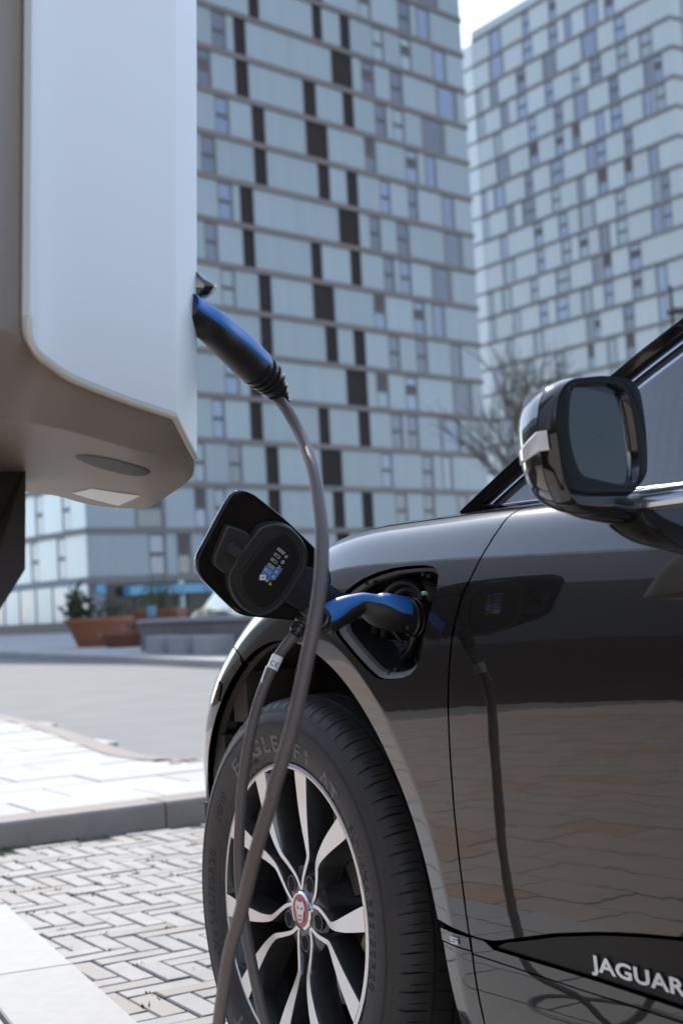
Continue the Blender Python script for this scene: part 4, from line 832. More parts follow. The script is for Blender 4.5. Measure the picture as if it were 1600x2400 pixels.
def rim_mesh():
    m = MB()
    m.lathe([(-.103, .2630), (-.1125, .2625), (-.1135, .2605), (-.1130, .2535)], 120, 'y', 1)
    m.lathe([(-.1130, .2535), (-.106, .2505), (-.085, .2440), (-.04, .2360), (.0, .2300), (.05, .2290), (.10, .2400), (.112, .2600)], 120, 'y', 0)
    # spokes: five V pairs
    rr = [.036, .060, .085, .101, .112, .130, .152, .190, .2535]; aa = [1.6, 12.5, 21.8, 25.8, 27.0, 26.0, 24.0, 21.0, 17.6]; ww = [.0060, .0070, .0080, .0092, .0110, .0145, .0195, .0285, .0410]
    yy = [-.087, -.0885, -.0915, -.0940, -.0965, -.1005, -.1045, -.1095, -.1135]
    for k in range(5):
        for s in (-1, 1):
            c = catmull([(r*math.cos(R(24+72*k+s*a)), y, r*math.sin(R(24+72*k+s*a)), w) for r, a, w, y in zip(rr, aa, ww, yy)], 5)
            L, Rr_ = [], []
            for i, p in enumerate(c):
                d = c[min(i+1, len(c)-1)]-c[max(i-1, 0)]; n = np.array([-d[2], 0, d[0]]); n /= np.linalg.norm(n)
                if i == len(c)-1: rad = np.array([p[0], 0, p[2]]); rad /= np.linalg.norm(rad); n = np.array([-rad[2], 0, rad[0]])
                L.append((p[:3]+n*p[3]*.5, n)); Rr_.append((p[:3]-n*p[3]*.5, n))
            t = [q for q, _ in L]+[q for q, _ in Rr_]; nn = len(c)
            m.add(t, [(i, i+1, nn+i+1, nn+i) for i in range(nn-1)], 1)
            for side, sg in ((L, 1), (Rr_, -1)):
                e0 = [q for q, _ in side]; e1 = [q+n*sg*.0012+np.array([0, .0022, 0]) for q, n in side]; e2 = [q+n*sg*(.0075 if i > 6 else .004)+np.array([0, .038+.012*min(1, i/20), 0]) for i, (q, n) in enumerate(side)]
                m.loft([e0, e1, e2], False, mi=0)
            b0 = [q+n*.006+np.array([0, .050, 0]) for q, n in L]; b1 = [q-n*.006+np.array([0, .050, 0]) for q, n in Rr_]; m.loft([b0, b1], False, mi=0)
    m.lathe([(-.086, .034), (-.0865, .040), (-.084, .068), (-.078, .078), (-.045, .086), (-.02, .10)], 60, 'y', 0)
    for k in range(5):       # lug wells: flat dark discs painted as the shade of deep holes
        a = R(60+72*k); x, z = .0565*math.cos(a), .0565*math.sin(a)
        m.add([(x+.0135*math.cos(q), -.0868, z+.0135*math.sin(q)) for q in np.linspace(0, 2*math.pi, 20, endpoint=False)], [tuple(range(20))], 2)
        ring = lambda r, y: [(x+r*math.cos(q), y, z+r*math.sin(q)) for q in np.linspace(0, 2*math.pi, 20, endpoint=False)]
        m.loft([ring(.0155, -.0845), ring(.0150, -.0882), ring(.0135, -.0880), ring(.0130, -.0868)], True, mi=0)
    return m.mesh('rim', ['wheel_black', 'machined', 'dark'], sharp=32)
RIM = rim_mesh()
cp = MB(); cp.lathe([(-.084, .0345), (-.0905, .0340), (-.0925, .0315), (-.0920, .0290)], 48, 'y', 0); cp.lathe([(-.0920, .0290), (-.0915, .0288), (-.0915, 0)], 48, 'y', 1)
face = [(-.0095, .0185), (-.0150, .0130), (-.0165, .0040), (-.0120, -.0030), (-.0110, -.0110), (-.0070, -.0185), (.0, -.0215), (.0070, -.0185), (.0110, -.0110), (.0120, -.0030), (.0165, .0040), (.0150, .0130), (.0095, .0185), (.0045, .0150), (0, .0165), (-.0045, .0150)]
cp.prism(face, -.0938, -.0914, lambda a, b, c: (a, c, b), 2)
for s in (-1, 1):
    cp.prism([(s*.0035, .0050), (s*.0105, .0080), (s*.0095, .0030), (s*.0045, .0018)], -.0942, -.0937, lambda a, b, c: (a, c, b), 1)
    cp.prism([(s*.0015, -.0060), (s*.0065, -.0075), (s*.0060, -.0110), (s*.0015, -.0100)], -.0942, -.0937, lambda a, b, c: (a, c, b), 1)
cp.prism([(-.0055, -.0135), (.0055, -.0135), (.0035, -.0175), (-.0035, -.0175)], -.0942, -.0937, lambda a, b, c: (a, c, b), 1)
CAP = cp.mesh('hub_cap', ['chrome', 'cap_red', 'silver_paint'], sharp=40)
bd = MB(); bd.lathe([(-.03, .06), (-.035, .085), (-.02, .09), (-.018, .172), (-.002, .172), (.0, .09)], 72, 'y'); DISC = bd.mesh('brake_disc', 'brake_metal', sharp=30)
cl = MB()
cr = [[( r*math.cos(a), y, r*math.sin(a)) for r, y in ((.115, -.045), (.195, -.045), (.205, -.02), (.205, .03), (.115, .03))] for a in np.linspace(R(18), R(72), 12)]
cl.loft(cr, True, True, True); CALI = cl.mesh('brake_caliper', 'caliper', sharp=30)
def wheel(loc, s, front):
    w = tag(put('wheel', None, CAR, loc, (R(-1.4), 0, 0) if s < 0 and front else (0, 0, 0 if s < 0 else math.pi)))
    put('tyre', TY, w); tag(put('tyre_lettering', TXT, w), kind='stuff'); tag(put('tyre_lettering', TXT2, w), kind='stuff'); put('tyre_rib', RING, w); put('rim', RIM, w); put('hub_cap', CAP, w); put('brake_disc', DISC, w); put('brake_caliper', CALI, w)
wheel((0, -.8135, .365), -1, True); wheel((0, .8135, .365), 1, True); wheel((2.99, -.82, .365), -1, False); wheel((2.99, .82, .365), 1, False)
ax_ = MB(); ax_.tube([(0, -.78, .365), (0, .78, .365)], .04, 12); ax_.tube([(.03, -.70, .34), (-.05, -.62, .80)], .03, 10); ax_.build('suspension', 'caliper', CAR)
# ---- lettering on the door trim and the wing plate
def side_letters(name, body, x0, z0, size, xs, mname, ext=.001, off=.0):
    v, f = text_mesh(body, size, ext, 3, 1.04, size*.028); X = np.array([x0+p[0]*xs for p in v]); Z = np.array([z0+p[1] for p in v]); P = S(X, tz(X, Z)); n = N(X, tz(X, Z))
    out = [tuple(P[i]+n[i]*(off+v[i][2])) for i in range(len(v))]; return obj(name, out, f, mname, CAR, smooth=False)
side_letters('lettering', 'JAGUAR', .8315, .4268, .0272, 1.60, 'satin_chrome', .0012, -.0035)
bdg = MB()
for a0, b0, a1, b1 in ((.0, .0, 1., .2), (.78, .2, 1., .42), (.0, .40, 1., .60), (0, .58, .22, .8), (0., .8, 1., 1.)):
    q = []
    for u, w in ((a0, b0), (a1, b0), (a1, b1), (a0, b1)): q.append((.5195+.0175*u+.001*w, .4078+.0098*w))
    X = np.array([p[0] for p in q]); Zz = np.array([p[1] for p in q]); P = S(X, tz(X, Zz)); n = N(X, tz(X, Zz)); bdg.add(list(P+n*.002)+list(P+n*.0042), [(0, 1, 2, 3), (7, 6, 5, 4), (0, 4, 5, 1), (1, 5, 6, 2), (2, 6, 7, 3), (3, 7, 4, 0)])
bdg.build('badge', 'white_print', CAR, smooth=False)
# ---- charge port
pb = MB(); cpx, cpz = np.mean([p[0] for p in PORT]), np.mean([p[1] for p in PORT]); pl = dens(port_xt, .012); P0 = S(pl[:, 0], pl[:, 1])
def rg(k, y, add=None): return [(cpx+(p[0]-cpx)*k, (p[1]+.012 if y is None else y), cpz+(p[2]-cpz)*k) for p in P0]
pb.loft([[(a, b-.003, c) for a, b, c in rg(1.006, None)], [(a, b-.005, c) for a, b, c in rg(.992, None)], [(a, b-.003, c) for a, b, c in rg(.975, None)], [(a, b-.001, c) for a, b, c in rg(.89, None)], [(a, b+.006, c) for a, b, c in rg(.872, None)]], True)
pb2 = MB(); pb2.loft([[(a, b+.006, c) for a, b, c in rg(.872, None)], [(a, -.870, c) for a, b, c in rg(.85, None)], [(a, -.850, c) for a, b, c in rg(.82, None)], [(a, -.850, c) for a, b, c in rg(.02, None)]], True)
port = pb.build('charge_port', 'port_grey', CAR, sharp=50); pb2.build('port_well', 'satin_black', port, sharp=50)
sl3 = resample(catmull([(a, b) for a, b in SEAL], 5, True), 64)
def closed_tube(pts, r, n=10, sq=1.):
    m = MB(); P = [Vector(p) for p in pts]; k = len(P); rings = []
    for i in range(k):
        t = (P[(i+1) % k]-P[i-1]).normalized(); a = t.cross(Vector((0, 1, 0))).normalized(); rings.append([P[i]+a*r*math.cos(2*math.pi*j/n)+Vector((0, 1, 0))*r*sq*math.sin(2*math.pi*j/n) for j in range(n)])
    m.loft(rings+[rings[0]], True); return m
sc_, sz_ = sl3.mean(0)
closed_tube([(a, -.876, b) for a, b in sl3], .0075, 12, 1.3).build('port_seal', 'satin_black', port)
closed_tube([(sc_+(a-sc_)*.80, -.869, sz_+(b-sz_)*.84) for a, b in sl3], .005, 10).build('port_seal', 'plastic', port)
well = MB(); well.loft([[(sc_+(a-sc_)*k, y, sz_+(b-sz_)*k) for a, b in sl3] for k, y in ((1.0, -.875), (1.10, -.862), (1.12, -.848))], True); well.build('port_collar', 'port_grey', port)
well = MB(); well.loft([[(sc_+(a-sc_)*k, y, sz_+(b-sz_)*k) for a, b in sl3] for k, y in ((.80, -.869), (.74, -.842), (.02, -.840))], True); well.build('socket', 'satin_black', port)
pc_ = resample(catmull(PCAP, 4, True), 40); q0, q1 = pc_.mean(0)
capm = MB(); capm.loft([[(q0+(a-q0)*k, y, q1+(b-q1)*k) for a, b in pc_] for k, y in ((1.08, -.845), (1.06, -.865), (1.0, -.869), (.80, -.869), (.76, -.865), (.02, -.865))], True); capm.build('socket_cap', 'gloss_black', port, sharp=40)
for x, z in SCREW:
    m = MB(); y0 = S(np.array([x]), tz(np.array([x]), np.array([z])))[0][1]+.0105; m.lathe([(y0-.002, 0), (y0-.002, .0022), (y0-.001, .0032), (y0+.006, .0034)], 12, 'y'); o = m.build('screw', 'satin_black', port, sharp=40); o.location = (x, 0, z)
m = MB(); m.bbox((-.0055, -.0018, -.0028), (.0055, .0018, .0028), .001); o = m.build('status_light', 'led_green', port, smooth=False); o.location = (.489, -.9335, .917); o.rotation_euler = (0, 0, 0)
rbm = MB()
for a, b in (((.245, .90), (.36, .80)), ((.262, .872), (.330, .935)), ((.27, .85), (.30, .90))): rbm.tube([(a[0], -.868, a[1]), (b[0], -.862, b[1])], .004, 6)
rbm.build('rib', 'plastic', port)
# ---- charge flap, swung open
FQ, FL_, FP_, FN_ = [Vector(q) for q in FLAP_FRAME]
FN_ = FL_.cross(FP_); FN_ = -FN_ if FN_.dot(Vector((0, -1, 0))) < 0 else FN_     # towards the viewer: the inner side of the flap
Mw = CAR.matrix_basis if False else Matrix.Translation((.66588, 3.03741, 0)) @ Matrix.Rotation(R(-59), 4, 'Z')
Mi = Mw.inverted()
def ff_(a, b, c): return Mi @ (FQ+FL_*a+FP_*b+FN_*c)
def shell(mb, poly, levels, mi=0, n=72, cap=True):
    p = resample(catmull(poly, 5, True), n); c0, c1 = p.mean(0)
    ar = np.sum(p[:, 0]*np.roll(p[:, 1], -1)-np.roll(p[:, 0], -1)*p[:, 1]); tg = np.roll(p, -1, 0)-np.roll(p, 1, 0); o = np.stack([tg[:, 1], -tg[:, 0]], 1)*(1 if ar > 0 else -1); o /= np.linalg.norm(o, axis=1)[:, None]
    rings = [[ff_(*(q+w*ins), h) for q, w in zip(p, o)] for ins, h in levels]; mb.loft(rings, True, False, cap, mi)
flap = MB(); shell(flap, FLAP, [(-.03, -.022), (-.004, -.018), (0, -.014), (.001, -.010), (0, -.0065), (-.003, -.005), (-.006, -.0052)])
fo_ = flap.build('charge_flap', 'flap_gloss', CAR, sharp=35)
b = MB(); shell(b, FLAPIN, [(.002, -.006), (.001, .004), (-.001, .006), (-.004, .006), (-.0055, .0035), (-.008, .0035)]); b.build('flap_liner', 'plastic', fo_, sharp=35)
b = MB(); shell(b, FLAPIN2, [(.002, .0025), (.0, .0062), (-.0015, .0068), (-.004, .0068)]); b.build('flap_pad', 'satin_black', fo_, sharp=35)
b = MB(); shell(b, FLAPBR, [(.001, -.006), (0, .002), (-.002, .0035), (-.005, .0035)], n=60); b.build('flap_bracket', 'plastic', fo_, sharp=35)
b = MB(); p0 = ff_(*PIN[0], .003); p1 = p0+(ff_(0, 0, .023)-ff_(0, 0, 0))
b.tube([p0, p0+(p1-p0)*.2], .0105, 20); b.tube([p0, p1], [.0072, .0068], 20); b.tube([p1, p1+(p1-p0)*.02], .0040, 12); b.build('bump_stop', 'plastic_grey', fo_, sharp=40)
b = MB(); shell(b, FLAPARM, [(.0, -.012), (.0, -.001), (-.002, .0005), (-.005, .0005)], n=60); b.build('hinge_arm', 'plastic', fo_, sharp=35)
b = MB(); b.loft([[ff_(-.150, .012, .0), ff_(-.150, -.026, .0), ff_(-.150, -.026, -.012), ff_(-.150, .012, -.012)], [Vector((.265, -.955, .925)), Vector((.268, -.952, .885)), Vector((.275, -.940, .885)), Vector((.272, -.943, .925))], [Vector((.30, -.90, .915)), Vector((.30, -.90, .88)), Vector((.31, -.89, .88)), Vector((.31, -.89, .915))]], True); b.build('hinge', 'plastic', fo_, sharp=30)
# printed charging label on the pad
def fp_(mb, poly, h, mi, th=.0003): mb.prism(poly, h, h+th, ff_, mi)
H0 = .0070
lb = MB(); fp_(lb, STK['blue'], H0, 0)
bars = STK['bars']
u0 = np.array(bars[0]); ub = np.array(bars[1])-u0; ub = ub/np.linalg.norm(ub); vb = np.array([-ub[1], ub[0]])
if vb[1] < 0: vb = -vb
for i in range(5):
    a, c_ = np.array(bars[2*i]), np.array(bars[2*i+1]); ln = np.linalg.norm(c_-a)*.95; hh = .0042
    def rc(x0, x1, y0, y1): return [tuple(a+ub*x0+vb*y0), tuple(a+ub*x1+vb*y0), tuple(a+ub*x1+vb*y1), tuple(a+ub*x0+vb*y1)]
    e = .0006
    for q in ((0, ln, 0, e), (0, ln, hh-e, hh), (0, e, e, hh-e), (ln-e, ln, e, hh-e)): fp_(lb, rc(*q), H0+.0004, 1)
    if i == 3: fp_(lb, rc(.0012, ln-.0012, .0012, hh-.0012), H0+.0004, 2)
    if i == 2: fp_(lb, rc(.0012, .005, .0014, hh-.0014), H0+.0004, 2)
    for q in range(5 if i == 0 else (i % 3)): fp_(lb, rc(.002+q*.0026, .0034+q*.0026, .0015, .0027), H0+.0004, 1)
for i, c_ in enumerate(STK['icons']):
    c_ = np.array(c_)
    def sq(x, y, w, h): return [tuple(c_+ub*x+vb*y), tuple(c_+ub*(x+w)+vb*y), tuple(c_+ub*(x+w)+vb*(y+h)), tuple(c_+ub*x+vb*(y+h))]
    if i in (1,):
        n = 16; o1 = [tuple(c_+.0028*np.array([math.cos(2*math.pi*k/n), math.sin(2*math.pi*k/n)])) for k in range(n)]; i1 = [tuple(c_+.0020*np.array([math.cos(2*math.pi*k/n), math.sin(2*math.pi*k/n)])) for k in range(n)]
        for k in range(n): fp_(lb, [o1[k], o1[(k+1) % n], i1[(k+1) % n], i1[k]], H0+.0004, 1)
        fp_(lb, sq(-.0003, 0, .0006, .0018), H0+.0004, 1)
    else:
        for q in ((-.002, -.002, .004, .0006), (-.002, .0014, .004, .0006), (-.002, -.0014, .0006, .0028), (.0014, -.0014, .0006, .0028)): fp_(lb, sq(*q), H0+.0004, 1)
        if i in (3, 5): fp_(lb, sq(-.001, -.0004, .002, .0006), H0+.0004, 1)
        if i == 4: fp_(lb, [tuple(c_+np.array(q)) for q in ((.0002, .0012), (-.0008, -.0002), (.0, -.0002), (-.0003, -.0012), (.0008, .0003), (.0, .0003))], H0+.0004, 1)
        if i == 0: fp_(lb, sq(-.0005, -.0006, .001, .0012), H0+.0004, 1)
fp_(lb, STK['white'], H0+.0004, 4)
wc = np.mean(STK['white'], 0); fp_(lb, [tuple(wc+q) for q in (ub*.0022, vb*.0022, -ub*.0022, -vb*.0022)], H0+.0008, 0)
fp_(lb, STK['tri'], H0+.0004, 3); tcn = np.mean(STK['tri'], 0); fp_(lb, [tuple(tcn+q) for q in (ub*.0003+vb*.001, -ub*.0003+vb*.001, -ub*.0003-vb*.0006, ub*.0003-vb*.0006)], H0+.0008, 5)
lb.build('label', ['label_blue', 'label_white', 'label_green', 'label_yellow', 'white_print', 'dark'], fo_, smooth=False)
# ---- pillars, glass, roof
PIL = [(.427, -.794, 1.044), (.542, -.763, 1.117), (.716, -.719, 1.217), (.822, -.697, 1.269), (1.05, -.645, 1.375), (1.30, -.600, 1.465), (1.60, -.575, 1.525), (2.1, -.570, 1.545), (2.6, -.59, 1.50), (3.0, -.62, 1.40), (3.35, -.66, 1.24), (3.5, -.70, 1.10)]
pil = catmull(PIL, 8); on = Vector((0, -.919, .395))     # outward normal of the glasshouse side
def strip(name, d0, d1, o0, o1, mname, i0=0, i1=None, par=CAR):
    for s in (1, -1):
        m = MB(); rows_ = []
        for p in pil[i0:i1]:
            p = Vector(p); k = 1.0; a = p+Vector((0, .43*-d0*k*.0, -d0)); b_ = p+Vector((0, 0, -d1)); a.y += -.43*d0; b_.y += -.43*d1
            a += on*o0; b_ += on*o1; m0 = (a+b_)*.5+on*.0006
            rows_.append([(q.x, q.y*s, q.z) for q in (a-on*.008, a, m0, b_, b_-on*.008)])
        m.loft(rows_, False); m.build(name, mname, par, sharp=30)
strip('windshield_seal', -.002, .0065, .012, .017, 'satin_black')
strip('windshield_edge', .0065, .009, .019, .019, 'gloss_black')
strip('pillar', .009, .021, .017, -.004, 'gloss_black')
strip('window_frame', .021, .031, .002, .002, 'trim_metal')
strip('window_seal', .031, .043, -.003, -.004, 'rubber')
strip('window_frame', .043, .057, -.001, -.001, 'trim_metal', 10)
ws = MB(); rws = []
for p in pil[:41]:
    rws.append([(p[0]-.26*(1-u*u)*(1-.45*min(1, (p[2]-1.04)/.45))+.0, u*(abs(p[1])+.006), p[2]-.003+.035*(1-u*u)) for u in np.linspace(-1, 1, 25)])
ws.loft(rws, False); ws.build('windshield', 'car_glass', CAR)
rf = MB(); rws = []
for p in pil[40:]: rws.append([(p[0], u*(abs(p[1])+.004), p[2]-.003+.045*(1-u*u)) for u in np.linspace(-1, 1, 25)])
rf.loft(rws, False); rf.build('roof', 'gloss_black', CAR)
for s in (1, -1):
    sg_ = MB(); top = [Vector(p)+Vector((0, -.43*.05, -.05)) for p in pil[6:]]
    sg_.loft([[(p.x, p.y*s, p.z) for p in top], [(p.x+.02, (-.80+.43*.004)*s, 1.030) for p in top]], False); sg_.build('side_window', 'car_glass', CAR, smooth=False)
    m = MB(); m.tube([(.463, s*-.800, 1.0475), (.56, s*-.801, 1.0455), (.7, s*-.803, 1.043), (.92, s*-.806, 1.038), (1.4, s*-.81, 1.036), (2.6, s*-.81, 1.05)], .0032, 8); m.build('belt_strip', 'trim_metal', CAR)
    m = MB(); rws = []
    for x, k in ((.906, .2), (.909, .75), (.915, 1), (1.0, 1), (1.5, 1.), (2.1, 1), (2.7, .9), (3.2, .6)):
        zc = 1.0135+(x-.9)*.006; rws.append([(x, s*(-.868-a*.036*k), zc+b_*.0115*k) for a, b_ in ((0, 1), (.55, 1.0), (.85, .75), (.97, .35), (1., -.1), (.93, -.6), (.7, -.95), (0, -1))])
    m.loft(rws, True, True, True); m.build('belt_trim', 'satin_chrome', CAR, sharp=35)
    m = MB(); rws = []
    for x, k in ((.90, 1), (1.5, 1.), (2.7, 1)): rws.append([(x, s*(-.80), 1.031), (x, s*-.872, 1.029), (x, s*-.876, 1.02), (x, s*-.80, 1.015)])
    m.loft(rws, True, True, True); m.build('window_sill', 'satin_black', CAR, smooth=False)
    m = MB(); p = [(.598, s*-.797, 1.045), (.620, s*-.797, 1.045), (.66, s*-.765, 1.12), (.655, s*-.765, 1.13)]; m.add(p, [(0, 1, 2, 3)]); m.build('quarter_pillar', 'satin_black', CAR, smooth=False)
# interior
it = MB(); it.loft([[(x, u*.74, z+.05*(1-u*u)) for u in np.linspace(-1, 1, 13)] for x, z in ((.30, 1.0), (.60, 1.02), (.95, 1.0), (1.05, .92), (1.08, .6))], False); it.build('dashboard', 'interior', CAR)
st = MB(); c0 = Vector((1.18, -.40, .98)); ax1 = Vector((0, 1, 0)); ax2 = Vector((.40, 0, .92)).normalized(); pts = [c0+(ax1*math.cos(a)+ax2*math.sin(a))*.185 for a in np.linspace(0, 2*math.pi, 48)]; st.tube(pts, .016, 12); st.tube([c0-ax1*.17, c0+ax1*.17], .022, 10); st.build('steering_wheel', 'interior_grey', CAR)
for y in (-.40, .40):
    s_ = MB(); s_.bbox((1.45, y-.26, .45), (1.95, y+.26, .62), .05); s_.loft([[(1.95+k*.18, y+.24*math.cos(a)*w, .6+k*.62+.0*w) if False else (1.88+k*.20+.06*math.sin(a), y+.24*math.cos(a)*w, .60+k*.60) for a in np.linspace(0, 2*math.pi, 16, endpoint=False)] for k, w in ((0, 1), (.5, 1), (.85, .9), (.9, .45), (1.2, .42), (1.25, .2))], True, True, True); s_.build('seat', 'interior', CAR)
cf_ = MB(); cf_.box((.5, -.78, .45), (3.4, .78, .5)); cf_.box((.55, -.835, .5), (2.9, -.80, 1.0)); cf_.box((.55, .80, .5), (2.9, .835, 1.0)); cf_.box((2.75, -.75, .5), (2.85, .75, 1.2)); cf_.build('cabin_floor', 'interior', CAR, smooth=False)
for s in (1, -1):
    m = MB(); m.box((1.98, s*.60 if s > 0 else -.72, 1.0), (2.08, .72 if s > 0 else s*.60, 1.50)); m.build('door_pillar', 'gloss_black', CAR, smooth=False)
# ---- door mirror
MG = Vector((.96, -1.03, 1.08)); ps_ = R(19); MN = Vector((math.cos(ps_), math.sin(ps_), 0)); MW = Vector((-math.sin(ps_), math.cos(ps_), 0))
rim_ = resample(catmull(MRIM, 6, True), 96); gls = resample(catmull(MGLASS, 6, True), 96)
def align(p, q): 
    k = min(range(len(q)), key=lambda k: np.sum((np.roll(q, -k, 0)-p)**2)); return np.roll(q, -k, 0)
gls = align(rim_, gls)
mc = rim_.mean(0)+np.array([.01, .008])
def mring(s, p=rim_, sx=1., sz=1., dx=0., dz=0., off=0.): return [MG+MW*(mc[0]+(a-mc[0])*sx+dx)+Vector((0, 0, mc[1]+(b-mc[1])*sz+dz))+MN*off for a, b in p]
prof = [(-.012, 1.0, 1.0, 0, 0), (-.026, .985, .985, 0, 0), (-.040, .925, .955, 0, 0), (-.054, .85, .905, 0, .0), (-.068, .76, .83, .0, .0), (-.081, .64, .73, .002, .0), (-.091, .49, .58, .004, 0), (-.098, .28, .34, .006, 0), (-.100, .03, .04, .006, 0)]
def mirror_for(s):
    fx = (lambda P: P) if s > 0 else (lambda P: [Vector((p[0], -p[1], p[2])) for p in P])
    dm = put('door_mirror', None, CAR)
    h = MB(); h.loft([fx(mring(0, off=o, sx=a, sz=b, dx=c, dz=d)) for o, a, b, c, d in catmull([(-.0262, .985, .985, 0, 0)]+prof[1:], 4)], True); h.build('mirror_cap', 'black_paint', dm)
    h = MB(); h.loft([fx(mring(0, off=o, sx=a, sz=a)) for o, a in ((-.0258, .982), (-.014, .998), (-.003, .995), (.0, .985), (.0005, .965))]+[fx(mring(0, p=gls, off=o, sx=k, sz=k)) for o, k in ((-.001, 1.06), (-.006, 1.02), (-.012, 1.005))], True); h.build('mirror_rim', 'gloss_black', dm, sharp=50)
    h = MB(); h.loft([fx(mring(0, p=gls, off=-.010, sx=1.006, sz=1.006)), fx(mring(0, p=gls, off=-.010, sx=.02, sz=.02))], True); h.build('mirror_glass', 'mirror_glass', dm, smooth=False)
    # indicator strip wrapped round the outer edge
    ks = sorted(range(96), key=lambda k: (abs(rim_[k][1]-.006) if rim_[k][0] < mc[0] else 9))[:1][0]
    h = MB(); rws = []
    for o, a, b, c, d in [(-.010, 1.0, 1.0, 0, 0)]+catmull(prof[1:6], 3):
        row = []
        t = max(0, (o-prof[1][0])/(prof[5][0]-prof[1][0]))
        for kk in (-1.75, -1.6, -1.2, -.8, -.4, 0, .4, .8, 1.2, 1.6, 1.75):
            f = kk*(1-.25*t); k = ks+f; k0 = int(math.floor(k)) % 96; fr = k-math.floor(k); p = rim_[k0]*(1-fr)+rim_[(k0+1) % 96]*fr
            q = MG+MW*(mc[0]+(p[0]-mc[0])*(a*1.02)+c+(-.0 if abs(kk) < 1.7 else .004))+Vector((0, 0, mc[1]+(p[1]-mc[1])*b*1.01+d-.018*t))+MN*o; row.append(q)
        rws.append(fx(row))
    h.loft(rws, False); h.build('turn_signal', 'lamp_clear', dm)
    h = MB(); rws = []
    for (x, y, z, rx, rz) in ((.905, -1.00, 1.028, .040, .020), (.905, -.96, 1.016, .042, .020), (.908, -.915, 1.006, .045, .018), (.91, -.86, 1.002, .046, .016)):
        rws.append([Vector((x+rx*math.cos(a)*(1 if math.cos(a) < 0 else .55), y*s, z+rz*math.sin(a))) for a in np.linspace(0, 2*math.pi, 28, endpoint=False)])
    h.loft(rws, True, True, True); h.build('mirror_arm', 'gloss_black', dm)
mirror_for(1); mirror_for(-1)
# ------------------------------------------------------------------ charging post on the left
CU = Vector((math.sin(R(2.6)), 0, math.cos(R(2.6))))
cg = thing('charging_station', 'wall box charging station on a dark post, pale front panel and grey body', 'charger', (-.45, 1.75, 0))
org = Vector((-.45, 1.75, 0))
def loc_(p): return Vector(p)-org
c0, c1, c2 = [resample(catmull(q, 8), 60, False) for q in (CH0, CH1, CH2)]
c0 = np.vstack([resample(catmull(CH0[:6], 8), 44, False), resample(catmull(CH0[5:], 8), 17, False)[1:]])
from mathutils.bvhtree import BVHTree
def chin(t): return [(1-t)**2*np.array(a)+2*t*(1-t)*(np.array(a)*.32+np.array(b)*.68+np.array([0, 0, -.0]))+t*t*np.array(b) for a, b in zip(c0, c1)]
m = MB(); Z = lambda P, h: [loc_(Vector(p)+CU*h) for p in P]
back = [Vector(p)+CU*.9 for p in c2]
rings = [Z(c0, .95), Z(c0, .0)]+[Z(chin(t), 0) for t in (.15, .3, .45, .6, .75, .9, 1.)]+[Z([a*(1-t)+b*t+np.array([0, 0, -.004*math.sin(math.pi*t)]) for a, b in zip(c1, c2)], 0) for t in (.2, .4, .6, .8, .95, 1.)]+[Z(c2, .008), Z(c2, .95)]
m.loft(rings, False)
top = [loc_(Vector(p)+CU*.95) for p in c0]+[loc_(Vector(p)+CU*.95) for p in c2][::-1]; m.add(top, [tuple(range(len(top)))])
lft = [r[0] for r in rings]; m.add(lft, [tuple(range(len(lft)))])
m.build('housing', 'charger_grey', cg, sharp=22)
bvh = BVHTree.FromPolygons([Vector(p) for p in m.v], [f for f in m.f if len(f) < 5])
def under(p, o):
    h = bvh.ray_cast(Vector((p.x, p.y, .3)), Vector((0, 0, 1)))
    return Vector((p.x, p.y, (h[0].z if h[0] else p.z)-o))
w = np.vstack([resample(catmull(CHW[:8], 6), 62, False), resample(catmull(CHW[7:], 6), 19, False)[1:]]); m = MB()
nrm = Vector((.85, -.52, 0)).normalized()
def wr(h, o): return [loc_(Vector(p)+nrm*o+CU*h) for p in w]
m.loft([wr(.004, -.004), wr(.001, .004), wr(.003, .0065), wr(.95, .0065)], False)
m.add([loc_(Vector(w[0])+nrm*-.004+CU*.0), loc_(Vector(w[0])+nrm*.0065), loc_(Vector(w[0])+nrm*.0065+CU*.95), loc_(Vector(w[0])+nrm*-.004+CU*.95)], [(0, 1, 2, 3)])
m.build('front_panel', 'charger_white', cg, sharp=8)
m = MB(); m.tube([loc_(Vector(p)+nrm*.004+CU*-.001) for p in w], .0035, 8); m.build('edge_highlight', 'charger_edge_lit', cg)  # thin cream tube painting the sunlit highlight along the panel edge
q = [loc_(Vector(p)) for p in CHSTK]; m = MB(); q = [q[0].lerp(q[1], t) for t in np.linspace(0, 1, 8)]+[q[3].lerp(q[2], t) for t in np.linspace(0, 1, 8)]; q = [[a_.lerp(b_, s) for s in np.linspace(0, 1, 8)] for a_, b_ in zip(q[:8], q[8:])]; m.loft([[under(p, .0008) for p in r] for r in q], False); m.build('sticker', 'white_print', cg, smooth=False)
a, b = [loc_(Vector(p)) for p in CHREC]; mid = (a+b)/2; d = (b-a)/2; e = Vector((-d.y, d.x, 0)).normalized()*.022
m = MB(); m.loft([[under(mid+d*math.cos(t)*k+e*math.sin(t)*k, -h) for t in np.linspace(0, 2*math.pi, 40, endpoint=False)] for k, h in ((1.0, -.0006), (.93, -.0009), (.75, -.0010), (.5, -.0010), (.25, -.0010), (.03, -.0010))], True); m.build('recess_shade', 'charger_dark', cg)  # flush dark ellipse: shade of a hollow painted on, no depth
m = MB(); pp_ = [loc_(Vector(p)) for p in CHPOST]; e_ = pp_[-1]; pp_ += [Vector((e_.x, e_.y, 0)), Vector((e_.x-.10, e_.y-.05, 0)), pp_[-1]+Vector((-.10, -.05, 0)), pp_[-2]+Vector((-.10, -.05, 0))]
